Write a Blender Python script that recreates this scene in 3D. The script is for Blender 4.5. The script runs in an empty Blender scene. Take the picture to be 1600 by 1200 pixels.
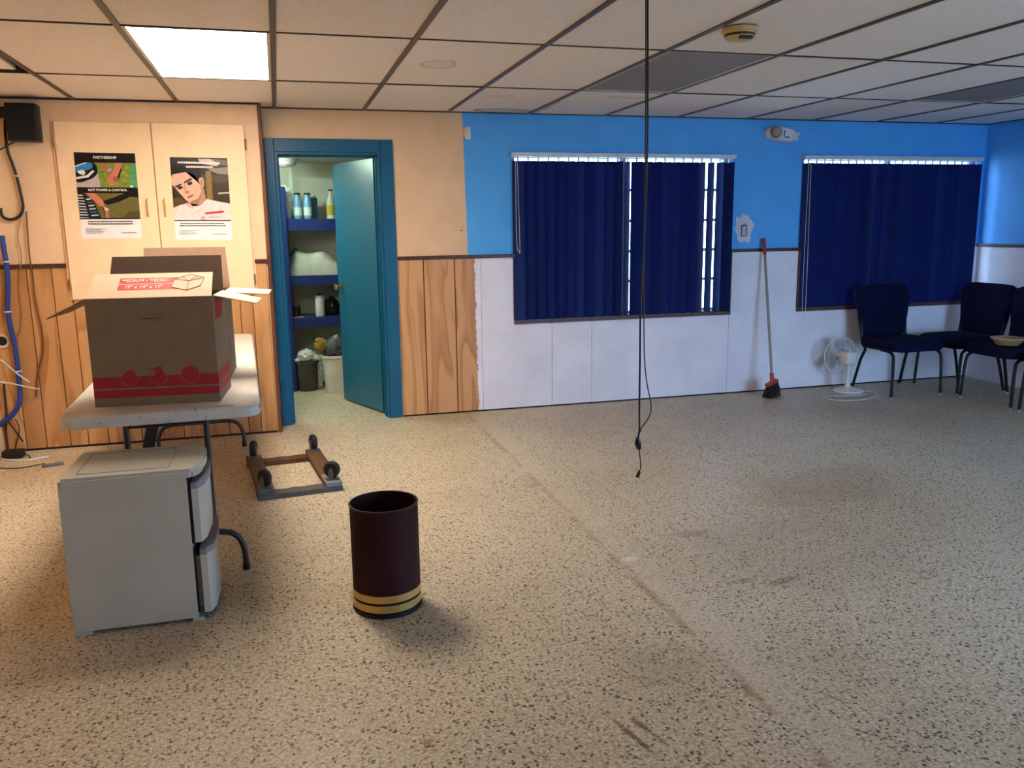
import bpy, bmesh, math, random
from mathutils import Vector, Matrix, noise
S = bpy.context.scene
COL = S.collection
PI = math.pi
random.seed(7)

# ------------------------------------------------------------------ camera
F, YAW, PIT, ROL = 1304.2, 0.26806, 0.18766, -0.01313      # focal length in pixels of the 1600 x 1200 frame
CAM = Vector((-0.0362, -6.2358, 1.4286))
fw = Vector((math.sin(YAW)*math.cos(PIT), math.cos(YAW)*math.cos(PIT), -math.sin(PIT)))
r0 = Vector((math.cos(YAW), -math.sin(YAW), 0)); u0 = r0.cross(fw)
rt = math.cos(ROL)*r0 + math.sin(ROL)*u0; up = -math.sin(ROL)*r0 + math.cos(ROL)*u0
cd = bpy.data.cameras.new('camera'); cam = bpy.data.objects.new('camera', cd); COL.objects.link(cam)
cam.matrix_world = Matrix(((rt.x, up.x, -fw.x, CAM.x), (rt.y, up.y, -fw.y, CAM.y), (rt.z, up.z, -fw.z, CAM.z), (0, 0, 0, 1)))
cd.sensor_width = 36; cd.lens = F*36/1600; cd.clip_start = .05
S.camera = cam

# ------------------------------------------------------------------ sky, exposure
W = bpy.data.worlds.new('sky'); S.world = W; W.use_nodes = True
bg = W.node_tree.nodes['Background']; bg.inputs['Color'].default_value = (.40, .62, 1.0, 1); bg.inputs['Strength'].default_value = 15.5
S.view_settings.view_transform = 'Standard'; S.view_settings.look = 'None'
S.view_settings.exposure = 0.72; S.view_settings.gamma = 1; S.view_settings.use_curve_mapping = False
S.cycles.use_denoising = True
S.cycles.max_bounces = 7; S.cycles.diffuse_bounces = 5; S.cycles.glossy_bounces = 3; S.cycles.transparent_max_bounces = 8
S.cycles.use_adaptive_sampling = True; S.cycles.adaptive_threshold = .035
S.cycles.sample_clamp_indirect = 6; S.cycles.caustics_reflective = False; S.cycles.caustics_refractive = False
PANEL_E = 20.0            # radiance of a lit ceiling panel
CLOSET_E = 250.0

def portal(name, loc, rot, sx, sy):          # tells the renderer where daylight enters, gives off none itself
    l = bpy.data.lights.new(name, 'AREA'); l.shape = 'RECTANGLE'; l.size = sx; l.size_y = sy; l.cycles.is_portal = True
    o = bpy.data.objects.new(name, l); COL.objects.link(o); o.location = loc; o.rotation_euler = rot
portal('daylight_portal', (2.63, .16, 1.33), (-PI/2, 0, 0), 1.86, 1.3)
portal('daylight_portal', (5.12, .16, 1.33), (-PI/2, 0, 0), 1.82, 1.3)
portal('daylight_portal', (6.22, -6.25, 1.1), (0, PI/2, 0), 2.0, 1.9)
portal('daylight_portal', (4.65, -7.77, 1.1), (PI/2, 0, 0), 2.3, 2.0)

# ------------------------------------------------------------------ helpers
def lin(h):
    if isinstance(h, tuple): v = [c/255 for c in h]
    else: v = [int(h[i:i+2], 16)/255 for i in (0, 2, 4)]
    return tuple(c/12.92 if c <= .04045 else ((c+.055)/1.055)**2.4 for c in v) + (1,)

class N:
    """small wrapper round a material's node tree"""
    def __init__(s, name):
        s.m = bpy.data.materials.new(name); s.m.use_nodes = True; s.t = s.m.node_tree
        s.b = s.t.nodes['Principled BSDF']; s.out = s.t.nodes['Material Output']
        s.tc = s.t.nodes.new('ShaderNodeTexCoord')
    def n(s, typ, **k):
        x = s.t.nodes.new('ShaderNode'+typ)
        for a, v in k.items(): setattr(x, a, v)
        return x
    def set(s, sock, v):
        if hasattr(v, 'is_output') or isinstance(v, bpy.types.NodeSocket): s.t.links.new(v, sock)
        else: sock.default_value = v
    def coord(s, scale=(1, 1, 1), which='Object', loc=(0, 0, 0)):
        mp = s.n('Mapping'); s.t.links.new(s.tc.outputs[which], mp.inputs[0]); mp.inputs['Scale'].default_value = scale; mp.inputs['Location'].default_value = loc
        return mp.outputs[0]
    def noise(s, vec, scale, detail=3, rough=.55, dist=0):
        x = s.n('TexNoise'); s.set(x.inputs['Vector'], vec); x.inputs['Scale'].default_value = scale; x.inputs['Detail'].default_value = detail
        x.inputs['Roughness'].default_value = rough; x.inputs['Distortion'].default_value = dist
        return x.outputs['Fac']
    def math(s, op, a, b=0, c=0, clamp=False):
        x = s.n('Math', operation=op, use_clamp=clamp); s.set(x.inputs[0], a); s.set(x.inputs[1], b); s.set(x.inputs[2], c)
        return x.outputs[0]
    def ramp(s, fac, stops):
        x = s.n('ValToRGB'); s.set(x.inputs[0], fac); e = x.color_ramp.elements
        while len(e) < len(stops): e.new(.5)
        for i, (p, c) in enumerate(stops): e[i].position = p; e[i].color = c if len(c) == 4 else tuple(c)+(1,)
        return x.outputs[0]
    def step(s, v, lo, hi):                # smooth 0..1 between lo and hi
        x = s.n('MapRange', interpolation_type='SMOOTHSTEP'); s.set(x.inputs[0], v); x.inputs[1].default_value = lo; x.inputs[2].default_value = hi
        return x.outputs[0]
    def mix(s, f, a, b, blend='MIX'):
        x = s.n('Mix', data_type='RGBA', blend_type=blend); s.set(x.inputs[0], f); s.set(x.inputs[6], a); s.set(x.inputs[7], b)
        return x.outputs[2]
    def bump(s, h, strength=.2, dist=.005):
        x = s.n('Bump'); s.set(x.inputs['Height'], h); x.inputs['Strength'].default_value = strength; x.inputs['Distance'].default_value = dist
        s.t.links.new(x.outputs[0], s.b.inputs['Normal'])
    def xyz(s, vec):
        x = s.n('SeparateXYZ'); s.set(x.inputs[0], vec); return x.outputs
    def fin(s, color, rough=.6, metal=0, spec=.4):
        s.set(s.b.inputs['Base Color'], color); s.set(s.b.inputs['Roughness'], rough); s.b.inputs['Metallic'].default_value = metal
        s.b.inputs['Specular IOR Level'].default_value = spec
        return s.m

_mc = {}
def M(name, c, rough=.55, metal=0, var=.12, scale=9, spec=.4, bump=0, bscale=120):
    """plain colour with faint procedural mottling"""
    if name in _mc: return _mc[name]
    s = N(name); L = lin(c) if not isinstance(c, tuple) or len(c) == 3 else c
    v = s.coord(); f = s.noise(v, scale)
    d = tuple(x*(1-var) for x in L[:3])+(1,); l = tuple(min(1, x*(1+var*.6)) for x in L[:3])+(1,)
    m = s.fin(s.ramp(f, [(.3, d), (.7, l)]), rough, metal, spec)
    if bump: s.bump(s.noise(v, bscale, 2), bump, .003)
    _mc[name] = m
    return m

def bx(bm, x0, x1, y0, y1, z0, z1, mi=0):
    vs = [bm.verts.new((x, y, z)) for z in (z0, z1) for x, y in ((x0, y0), (x1, y0), (x1, y1), (x0, y1))]
    for q in ((3, 2, 1, 0), (4, 5, 6, 7), (0, 1, 5, 4), (1, 2, 6, 5), (2, 3, 7, 6), (3, 0, 4, 7)):
        bm.faces.new([vs[i] for i in q]).material_index = mi
    return vs
def box(x0, x1, y0, y1, z0, z1, bev=0, seg=2):
    bm = bmesh.new(); bx(bm, min(x0,x1), max(x0,x1), min(y0,y1), max(y0,y1), min(z0,z1), max(z0,z1))
    if bev: bmesh.ops.bevel(bm, geom=list(bm.edges), offset=bev, segments=seg, affect='EDGES', profile=.5)
    return bm
def boxes(lst):
    bm = bmesh.new()
    for b in lst: bx(bm, *b)
    return bm
def smoothpts(pts, n=6, closed=False):
    P = [Vector(p) for p in pts]; out = []; m = len(P)
    for i in range(m if closed else m-1):
        a, b, c, d = (P[(i-1) % m], P[i], P[(i+1) % m], P[(i+2) % m]) if closed else (P[max(i-1, 0)], P[i], P[i+1], P[min(i+2, m-1)])
        for k in range(n):
            t = k/n
            out.append(.5*((2*b)+(c-a)*t+(2*a-5*b+4*c-d)*t*t+(3*b-a-3*c+d)*t**3))
    if not closed: out.append(P[-1])
    return out
def tube(pts, r, seg=8, smooth=0, closed=False, bm=None):
    bm = bm or bmesh.new()
    P = smoothpts(pts, smooth, closed) if smooth else [Vector(p) for p in pts]
    n = len(P); rings = []; prev = None
    for i, p in enumerate(P):
        if closed: t = (P[(i+1) % n]-P[i-1])
        else: t = (P[min(i+1, n-1)]-P[max(i-1, 0)])
        t = t.normalized() if t.length > 1e-9 else Vector((0, 0, 1))
        if prev is None:
            a = Vector((0, 0, 1)) if abs(t.z) < .9 else Vector((1, 0, 0)); x = t.cross(a).normalized()
        else:
            x = (prev - t*prev.dot(t)); x = x.normalized() if x.length > 1e-6 else t.orthogonal().normalized()
        prev = x; y = t.cross(x)
        rr = r[min(i*len(r)//n, len(r)-1)] if isinstance(r, (list, tuple)) else r
        rings.append([bm.verts.new(p+rr*(math.cos(2*PI*k/seg)*x+math.sin(2*PI*k/seg)*y)) for k in range(seg)])
    for i in range(n if closed else n-1):
        A, B = rings[i], rings[(i+1) % n]
        for k in range(seg): bm.faces.new((A[k], A[(k+1) % seg], B[(k+1) % seg], B[k]))
    if not closed:
        bm.faces.new(rings[0][::-1]); bm.faces.new(rings[-1])
    return bm
def lathe(prof, seg=32, c=(0, 0, 0), bm=None, sq=None):
    """profile of (radius, z), turned about z"""
    bm = bm or bmesh.new(); rings = []
    for r, z in prof:
        if r < 1e-5: rings.append([bm.verts.new((c[0], c[1], c[2]+z))])
        else:
            ring = []
            for k in range(seg):
                a = 2*PI*k/seg; cx, sy = math.cos(a), math.sin(a)
                if sq: e = sq; q = (abs(cx)**e+abs(sy)**e)**(-1/e); cx *= q; sy *= q
                ring.append(bm.verts.new((c[0]+r*cx, c[1]+r*sy, c[2]+z)))
            rings.append(ring)
    for A, B in zip(rings, rings[1:]):
        for k in range(seg):
            j = (k+1) % seg
            if len(A) == 1 and len(B) == 1: continue
            if len(A) == 1: bm.faces.new((A[0], B[j], B[k]))
            elif len(B) == 1: bm.faces.new((A[k], A[j], B[0]))
            else: bm.faces.new((A[k], A[j], B[j], B[k]))
    return bm
def prism(poly, axis, a, b, bm=None):
    """polygon of 2-D points drawn out along an axis"""
    bm = bm or bmesh.new()
    def p3(p, t): return {'x': (t, p[0], p[1]), 'y': (p[0], t, p[1]), 'z': (p[0], p[1], t)}[axis]
    A = [bm.verts.new(p3(p, a)) for p in poly]; B = [bm.verts.new(p3(p, b)) for p in poly]; n = len(poly)
    bm.faces.new(A[::-1]); bm.faces.new(B)
    for i in range(n): bm.faces.new((A[i], A[(i+1) % n], B[(i+1) % n], B[i]))
    bmesh.ops.recalc_face_normals(bm, faces=list(bm.faces))
    return bm
def blob(c, r, amp=.3, freq=4, seed=0, sub=3, bm=None):
    t = bmesh.new(); bmesh.ops.create_icosphere(t, subdivisions=sub, radius=1)
    for v in t.verts:
        d = v.co.normalized(); k = 1+amp*(noise.noise(d*freq*.5+Vector((seed*7.3, seed, 0))) + .6*noise.noise(d*freq+Vector((seed, 3, 1))))
        v.co = Vector((c[0]+d.x*r[0]*k, c[1]+d.y*r[1]*k, c[2]+d.z*r[2]*k))
    return t
def rounded(w, h, r, n=6, cx=0, cy=0):
    out = []
    for sx, sy, a0 in ((1, 1, 0), (-1, 1, 90), (-1, -1, 180), (1, -1, 270)):
        for k in range(n+1):
            a = math.radians(a0+90*k/n); out.append((cx+sx*(w/2-r)+r*math.cos(a), cy+sy*(h/2-r)+r*math.sin(a)))
    return out
def xf(bm, m): bmesh.ops.transform(bm, matrix=m, verts=list(bm.verts)); return bm
def rotm(deg, ax, piv=(0, 0, 0)):
    p = Vector(piv); return Matrix.Translation(p) @ Matrix.Rotation(math.radians(deg), 4, ax) @ Matrix.Translation(-p)

def obj(name, bm, mat, parent=None, smooth=False, world=False):
    if world and parent is not None:
        q = parent
        mm = q.matrix_basis.copy()
        while q.parent: q = q.parent; mm = q.matrix_basis @ mm
        xf(bm, mm.inverted())
    me = bpy.data.meshes.new(name)
    bmesh.ops.recalc_face_normals(bm, faces=list(bm.faces))
    if smooth:
        for f in bm.faces: f.smooth = True
        for e in bm.edges:
            if len(e.link_faces) == 2 and e.calc_face_angle(0) > math.radians(38): e.smooth = False
    bm.to_mesh(me); bm.free()
    for m in (mat if isinstance(mat, (list, tuple)) else [mat]): me.materials.append(m)
    o = bpy.data.objects.new(name, me); COL.objects.link(o)
    if parent is not None: o.parent = parent
    return o
def thing(name, label, cat, loc=(0, 0, 0), rz=0, group=None, kind=None):
    o = bpy.data.objects.new(name, None); COL.objects.link(o); o.location = loc; o.rotation_euler = (0, 0, math.radians(rz)); o.empty_display_size = .1
    bpy.context.view_layer.update()
    return tag(o, label, cat, group, kind)
def tag(o, label=None, cat=None, group=None, kind=None):
    if label: o['label'] = label
    if cat: o['category'] = cat
    if group: o['group'] = group
    if kind: o['kind'] = kind
    return o
def struct(name, bm, mat, label, parent=None, smooth=False):
    return tag(obj(name, bm, mat, parent, smooth), label, None, kind='structure')
def dup(root, loc, rz, label):
    r = root.copy(); COL.objects.link(r); r.location = loc; r.rotation_euler = (0, 0, math.radians(rz)); r['label'] = label
    for ch in root.children:
        c = ch.copy(); COL.objects.link(c); c.parent = r
        for g in ch.children:
            d = g.copy(); COL.objects.link(d); d.parent = c
    return r
def ray(px, py): return fw + (px-800)/F*rt + (600-py)/F*up
def at(px, py, Y):                 # the point at depth Y seen at a pixel, used to read positions off the photograph
    d = ray(px, py); return CAM + d*((Y-CAM.y)/d.y)
def atz(px, py, Z):
    d = ray(px, py); return CAM + d*((Z-CAM.z)/d.z)
_tc = {}
def text_bm(s, size, bold=0):
    cu = bpy.data.curves.new('t', 'FONT'); cu.body = s; cu.size = size; cu.align_x = 'CENTER'; cu.align_y = 'CENTER'; cu.offset = bold; cu.resolution_u = 3
    o = bpy.data.objects.new('t', cu); COL.objects.link(o); bpy.context.view_layer.update()
    me = bpy.data.meshes.new_from_object(o.evaluated_get(bpy.context.evaluated_depsgraph_get()))
    bm = bmesh.new(); bm.from_mesh(me)
    bpy.data.objects.remove(o); bpy.data.curves.remove(cu); bpy.data.meshes.remove(me)
    return bm
def join(a, b):
    me = bpy.data.meshes.new('j'); b.to_mesh(me); b.free(); a.from_mesh(me); bpy.data.meshes.remove(me); return a

# ------------------------------------------------------------------ surfaces
H = 2.247                       # ceiling height
XR, XL, YF = 6.05, -1.85, -7.6  # right wall, left wall, wall behind the camera
BAY = -.20                      # face of the cupboard wall
def floor_mat():
    s = N('terrazzo'); v = s.coord(); x, y, z = s.xyz(v)
    nz = s.n('TexNoise'); s.set(nz.inputs['Vector'], v); nz.inputs['Scale'].default_value = 75; nz.inputs['Detail'].default_value = 1
    vm = s.n('VectorMath', operation='MULTIPLY_ADD'); s.t.links.new(nz.outputs['Color'], vm.inputs[0]); vm.inputs[1].default_value = (.022, .022, 0); s.t.links.new(s.coord((1, 1, 0)), vm.inputs[2])
    vor = s.n('TexVoronoi'); s.t.links.new(vm.outputs[0], vor.inputs['Vector']); vor.inputs['Scale'].default_value = 66
    r = s.xyz(vor.outputs['Color'])
    wob = s.noise(v, 170, 2)
    d = s.math('ADD', vor.outputs['Distance'], s.math('MULTIPLY', s.math('SUBTRACT', wob, .5), .5))
    chip = s.math('MULTIPLY', s.math('SUBTRACT', 1, s.step(d, .24, .40)), s.math('SUBTRACT', 1, s.step(r[0], .50, .60)))
    vor2 = s.n('TexVoronoi'); s.t.links.new(vm.outputs[0], vor2.inputs['Vector']); vor2.inputs['Scale'].default_value = 97
    r2 = s.xyz(vor2.outputs['Color'])
    chip2 = s.math('MULTIPLY', s.math('SUBTRACT', 1, s.step(vor2.outputs['Distance'], .25, .5)), s.math('SUBTRACT', 1, s.step(r2[1], .30, .40)))
    base = s.ramp(s.noise(v, 85, 3, .65), [(.32, lin('9c8c72')), (.66, lin('e3d6ba'))])
    base = s.mix(s.math('MULTIPLY', chip2, .6), base, lin('83745c'))
    base = s.mix(s.math('MULTIPLY', chip, .9), base, lin('382f26'))
    # the filled trench where a partition once stood
    mott0 = s.noise(v, 4, 3, .7); w = s.math('ADD', x, s.math('MULTIPLY', s.math('SUBTRACT', mott0, .5), .05))
    band = s.math('SUBTRACT', 1, s.step(s.math('ABSOLUTE', s.math('SUBTRACT', w, 1.375)), .04, .085))
    base = s.mix(s.math('MULTIPLY', band, s.ramp(mott0, [(.35, (.12,)*3), (.65, (.5,)*3)])), base, lin('cdc0aa'))
    edge = s.math('SUBTRACT', 1, s.step(s.math('ABSOLUTE', s.math('SUBTRACT', w, 1.295)), .004, .03))
    base = s.mix(s.math('MULTIPLY', s.math('MULTIPLY', edge, .5), s.step(mott0, .4, .6)), base, lin('8a6a48'))
    # brown stains and worn patches
    mott = s.noise(v, 38, 3, .7); NZ = (mott0, s.noise(v, 17, 3, .7))
    def blotch(cx, cy, rx, ry, k, col, base, nz=9, rot=0):
        c, sn = math.cos(rot), math.sin(rot)
        dx = s.math('SUBTRACT', x, cx); dy = s.math('SUBTRACT', y, cy)
        ex = s.math('DIVIDE', s.math('ADD', s.math('MULTIPLY', dx, c), s.math('MULTIPLY', dy, sn)), rx)
        ey = s.math('DIVIDE', s.math('SUBTRACT', s.math('MULTIPLY', dy, c), s.math('MULTIPLY', dx, sn)), ry)
        q = s.math('SQRT', s.math('ADD', s.math('MULTIPLY', ex, ex), s.math('MULTIPLY', ey, ey)))
        q = s.math('ADD', q, s.math('MULTIPLY', s.math('SUBTRACT', NZ[0 if nz < 8 else 1], .5), 1.6))
        return s.mix(s.math('MULTIPLY', s.math('MULTIPLY', s.math('SUBTRACT', 1, s.step(q, .45, 1.1)), s.step(mott, .28, .52)), k), base, col)
    base = blotch(1.74, -2.88, .12, .05, .45, lin('7a6248'), base)
    base = blotch(1.84, -3.47, .09, .03, .6, lin('6a523e'), base, 22, .25)
    base = blotch(1.70, -3.42, .08, .025, .45, lin('6a523e'), base, 22, .1)
    base = blotch(2.1, -3.2, .8, .5, .22, lin('7a6350'), base, 4)
    base = blotch(2.75, -2.45, .75, .3, .3, lin('84674c'), base, 4, .4)
    base = blotch(.85, -4.26, .012, .13, .8, lin('5f4326'), base, 22, .25)
    base = blotch(.90, -4.24, .012, .09, .8, lin('5f4326'), base, 22, .3)
    base = blotch(1.51, -4.25, .007, .07, .6, lin('4c4438'), base, 14, .5)
    base = blotch(.285, -4.12, .02, .02, .8, lin('a9713f'), base, 16)
    base = blotch(1.12, -3.95, .2, .16, .25, lin('7c6a4d'), base, 7)
    base = blotch(1.36, -3.07, .045, .03, .9, lin('d8d3c8'), base, 20)
    base = blotch(1.25, -1.95, .05, .035, .5, lin('9a6a44'), base, 14)
    base = blotch(-1.1, -.75, .9, .5, .3, lin('8a6a4c'), base, 3)
    base = s.mix(s.math('MULTIPLY', s.step(s.noise(v, 1.3, 3, .65), .45, .75), .22), base, lin('8d7a60'))
    s.bump(s.noise(v, 70, 1), .08, .004)
    return s.fin(base, s.ramp(NZ[0], [(.3, (.36,)*3), (.7, (.55,)*3)]), 0, .3)

def wall_paint():
    """cream on the left, blue on the right, with a hand-painted ragged edge between them"""
    s = N('wall_paint'); v = s.coord(); x, y, z = s.xyz(v)
    e = s.math('ADD', x, s.math('ADD', s.math('MULTIPLY', s.math('SUBTRACT', s.noise(v, 30, 4, .7), .5), .035), s.math('MULTIPLY', s.math('SUBTRACT', z, 1.7), .018)))
    k = s.step(e, 1.332, 1.338)
    cream = s.ramp(s.noise(v, 5), [(.3, lin('e2bd92')), (.7, lin('ebc89f'))])
    blue = s.ramp(s.noise(v, 4), [(.3, lin('4fabf4')), (.7, lin('5ab4fb'))])
    s.bump(s.noise(v, 200, 2), .08, .002)
    return s.fin(s.mix(k, cream, blue), .55, 0, .35)
def wood_mat(name, a, b, rough=.45, painted=False):
    s = N(name); oi = s.n('ObjectInfo'); v0 = s.coord((1, 1, 1)); x, y, z = s.xyz(v0)
    cb = s.n('CombineXYZ'); s.set(cb.inputs[0], s.math('MULTIPLY', x, 5)); s.set(cb.inputs[1], s.math('MULTIPLY', oi.outputs['Random'], 30)); s.set(cb.inputs[2], s.math('MULTIPLY', z, .7))
    f = s.noise(cb.outputs[0], 1.0, 2, .5, .6)
    rings = s.math('FRACT', s.math('MULTIPLY', f, 4.5))
    fine = s.n('CombineXYZ'); s.set(fine.inputs[0], s.math('MULTIPLY', x, 160)); s.set(fine.inputs[1], oi.outputs['Random']); s.set(fine.inputs[2], s.math('MULTIPLY', z, 3))
    g = s.noise(fine.outputs[0], 1, 3)
    c = s.ramp(rings, [(.0, lin(a)), (.35, lin(a)), (.8, lin(b)), (.9, lin(a))])
    c = s.mix(s.math('MULTIPLY', g, .35), c, lin(b))
    t = s.ramp(oi.outputs['Random'], [(0, (.76, .66, .58)), (.5, (.93, .87, .80)), (1, (1.08, 1.06, 1.02))])
    c = s.mix(1.0, c, t, 'MULTIPLY')
    if painted:      # torn edge of the white paint
        v = s.coord(); e = s.math('ADD', x, s.math('MULTIPLY', s.math('SUBTRACT', s.noise(v, 26, 5, .7), .5), .05))
        e = s.math('ADD', e, s.math('MULTIPLY', z, .012))
        w = s.ramp(s.noise(v, 6), [(.3, lin('e2dfe5')), (.7, lin('f0eef4'))])
        c = s.mix(s.step(e, 1.402, 1.407), c, w)
    return s.fin(c, rough, 0, .4)
def panel_mat():
    s = N('white_painted_board'); v = s.coord(); x, y, z = s.xyz(v)
    c = s.ramp(s.noise(v, 3, 4), [(.3, lin('e2dfe5')), (.7, lin('f0eef4'))])
    sc = s.n('CombineXYZ'); s.set(sc.inputs[0], s.math('MULTIPLY', x, 14)); s.set(sc.inputs[1], 0.0); s.set(sc.inputs[2], s.math('MULTIPLY', z, 3.5))
    k = s.step(s.noise(sc.outputs[0], 2.4, 5, .75), .70, .76)
    c = s.mix(s.math('MULTIPLY', k, .35), c, lin('8f8a88'))
    low = s.step(s.noise(v, 1.7, 5, .7), .55, .8)
    c = s.mix(s.math('MULTIPLY', low, .25), c, lin('b7b0ae'))
    s.bump(s.noise(v, 90, 3), .12, .003)
    return s.fin(c, .5, 0, .4)
def tile_mat(name, base_a, base_b, stain=None):
    s = N(name); v = s.coord(); oi = s.n('ObjectInfo')
    c = s.ramp(s.noise(v, 55, 4, .7), [(.3, lin(base_a)), (.65, lin(base_b))])
    c = s.mix(1.0, c, s.ramp(oi.outputs['Random'], [(0, (.95, .93, .91)), (1, (1, 1, 1))]), 'MULTIPLY')
    pit = s.noise(s.coord((1, 2.2, 1)), 130, 2)
    c = s.mix(s.math('MULTIPLY', s.step(pit, .62, .70), .35), c, lin('8c7a66'))
    x, y, z = s.xyz(v)
    for cx, cy, rx, ry, k in (stain or []):
        ex = s.math('DIVIDE', s.math('SUBTRACT', x, cx), rx); ey = s.math('DIVIDE', s.math('SUBTRACT', y, cy), ry)
        q = s.math('SQRT', s.math('ADD', s.math('MULTIPLY', ex, ex), s.math('MULTIPLY', ey, ey)))
        q = s.math('ADD', q, s.math('MULTIPLY', s.math('SUBTRACT', s.noise(v, 8, 4), .5), .9))
        ring = s.math('SUBTRACT', 1, s.step(s.math('ABSOLUTE', s.math('SUBTRACT', q, .95)), .03, .14))
        fill = s.math('MULTIPLY', s.math('SUBTRACT', 1, s.step(q, .85, 1.0)), .35)
        c = s.mix(s.math('MULTIPLY', s.math('MAXIMUM', ring, fill), k), c, lin('8a6238'))
    s.bump(s.noise(v, 110, 3, .7), .35, .004)
    return s.fin(c, .85, 0, .2)
def glass_mat():
    s = N('window_glass'); tr = s.n('BsdfTransparent'); tr.inputs[0].default_value = (.9, .93, .94, 1); gl = s.n('BsdfGlossy'); gl.inputs['Roughness'].default_value = .03
    nz = s.noise(s.coord(), 3); tr2 = s.ramp(nz, [(.3, (.86, .9, .92)), (.7, (.93, .95, .96))]); s.t.links.new(tr2, tr.inputs[0])
    fr = s.n('Fresnel'); fr.inputs[0].default_value = 1.45; mx = s.n('MixShader'); s.t.links.new(fr.outputs[0], mx.inputs[0]); s.t.links.new(tr.outputs[0], mx.inputs[1]); s.t.links.new(gl.outputs[0], mx.inputs[2])
    s.t.links.new(mx.outputs[0], s.out.inputs[0]); return s.m
def emit_mat(name, col, e):
    s = N(name); s.set(s.b.inputs['Base Color'], lin('f4f2ea'))
    v = s.noise(s.coord(), 60); s.t.links.new(s.ramp(v, [(0, col), (1, col)]), s.b.inputs['Emission Color']); s.b.inputs['Emission Strength'].default_value = e
    return s.m
def fabric(name, c, transl=0, tc=None):
    s = N(name); v = s.coord(); L = lin(c) if not (isinstance(c, tuple) and len(c) == 4) else c
    f = s.noise(v, 420, 2, .8)
    col = s.ramp(f, [(.35, tuple(k*.7 for k in L[:3])), (.65, tuple(k*1.25 for k in L[:3]))])
    if transl: oi = s.n('ObjectInfo'); col = s.mix(1.0, col, s.ramp(oi.outputs['Random'], [(0, (.75, .75, .8)), (.8, (1.05, 1.05, 1.05)), (1, (1.6, 1.6, 1.5))]), 'MULTIPLY')
    s.bump(s.noise(v, 500, 2), .25, .002)
    m = s.fin(col, .9, 0, .15)
    if transl:
        t = s.n('BsdfTranslucent'); t.inputs[0].default_value = tc; mx = s.n('MixShader'); mx.inputs[0].default_value = transl
        s.t.links.new(s.b.outputs[0], mx.inputs[1]); s.t.links.new(t.outputs[0], mx.inputs[2]); s.t.links.new(mx.outputs[0], s.out.inputs[0])
    return m
def clearplastic(name, col, a=.5):
    s = N(name); tr = s.n('BsdfTransparent'); mx = s.n('MixShader'); s.fin(s.ramp(s.noise(s.coord(), 30, 4), [(.3, lin(col)), (.7, (.9, .93, .93))]), .2)
    s.set(mx.inputs[0], a); s.t.links.new(tr.outputs[0], mx.inputs[1]); s.t.links.new(s.b.outputs[0], mx.inputs[2]); s.t.links.new(mx.outputs[0], s.out.inputs[0]); return s.m

m_floor, m_wall, m_panel = floor_mat(), wall_paint(), panel_mat()
m_plank = wood_mat('knotty_plank', 'd6a672', 'b5824e'); m_plankp = wood_mat('half_painted_plank', 'd3a06a', 'b0794a', .45, True)
m_rail = M('dark_stained_rail', '4a2a1c', .4, var=.25, scale=30)
m_cream = M('cream_paint', 'e9c69c', .5, var=.06); m_creamdoor = M('cream_door_paint', 'f2d2a6', .45, var=.05)
m_black = M('black_plastic', '141312', .5); m_white = M('white_plastic', 'dcdcd8', .4)
m_teal = M('teal_gloss_paint', '0a5f80', .32, var=.08, scale=4, spec=.5); m_tealdk = M('teal_casing_paint', '0a5a7e', .36, var=.1, scale=5)
m_bluegloss = M('dark_blue_shelf_paint', '0f2868', .3, var=.15, spec=.5)
m_glass = glass_mat(); m_closet = M('closet_white', 'c9cbbd', .7, var=.06, scale=3)
m_alu = M('mill_aluminium', '9a9c9e', .35, .8); m_brass = M('brass', 'b08a44', .3, .9)

# ------------------------------------------------------------------ floor, walls, ceiling
struct('floor', box(XL-.3, XR+.3, YF-.3, 2.0, -.12, 0), m_floor, 'beige terrazzo floor with dark chips and a filled strip across it')
struct('ground', box(-30, 40, 2.0, 40, -.3, -.15), M('concrete_paving', 'b9b6ae', .9), 'pale paving outside the windows')
struct('ground', box(-30, XR+.3, -40, YF-.3, -.3, -.15), M('concrete_paving', 'b9b6ae', .9), 'pale paving outside behind the viewer')
struct('ground', box(XR+.3, 40, -40, 2.0, -.3, -.15), M('concrete_paving', 'b9b6ae', .9), 'pale paving outside the side window')
D0, D1, DT = -.02, .712, 1.955                   # door opening
W1 = (1.715, 3.555, .70, 1.965); W2 = (4.215, 6.012, .70, 1.965); WT = .15
def wallpieces(x0, x1, holes, y0, y1, top):
    lst = []; xs = sorted({x0, x1, *[h[0] for h in holes], *[h[1] for h in holes]})
    for a, b in zip(xs, xs[1:]):
        m = (a+b)/2; h = next((h for h in holes if h[0] < m < h[1]), None)
        if h is None: lst.append((a, b, y0, y1, 0, top))
        else:
            if h[2] > 0: lst.append((a, b, y0, y1, 0, h[2]))
            if h[3] < top: lst.append((a, b, y0, y1, h[3], top))
    return lst
wall_back = struct('wall_back', boxes(wallpieces(-.09, XR+.2, [(D0, D1, 0, DT), W1, W2], 0, WT, H+.15)), m_wall, 'back wall painted cream by the door and bright blue by the windows')
obj('backing', box(.815, 1.40, -.0015, 0, .012, 1.19), M('dark_groove', '6e4628', .8), wall_back)
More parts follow.
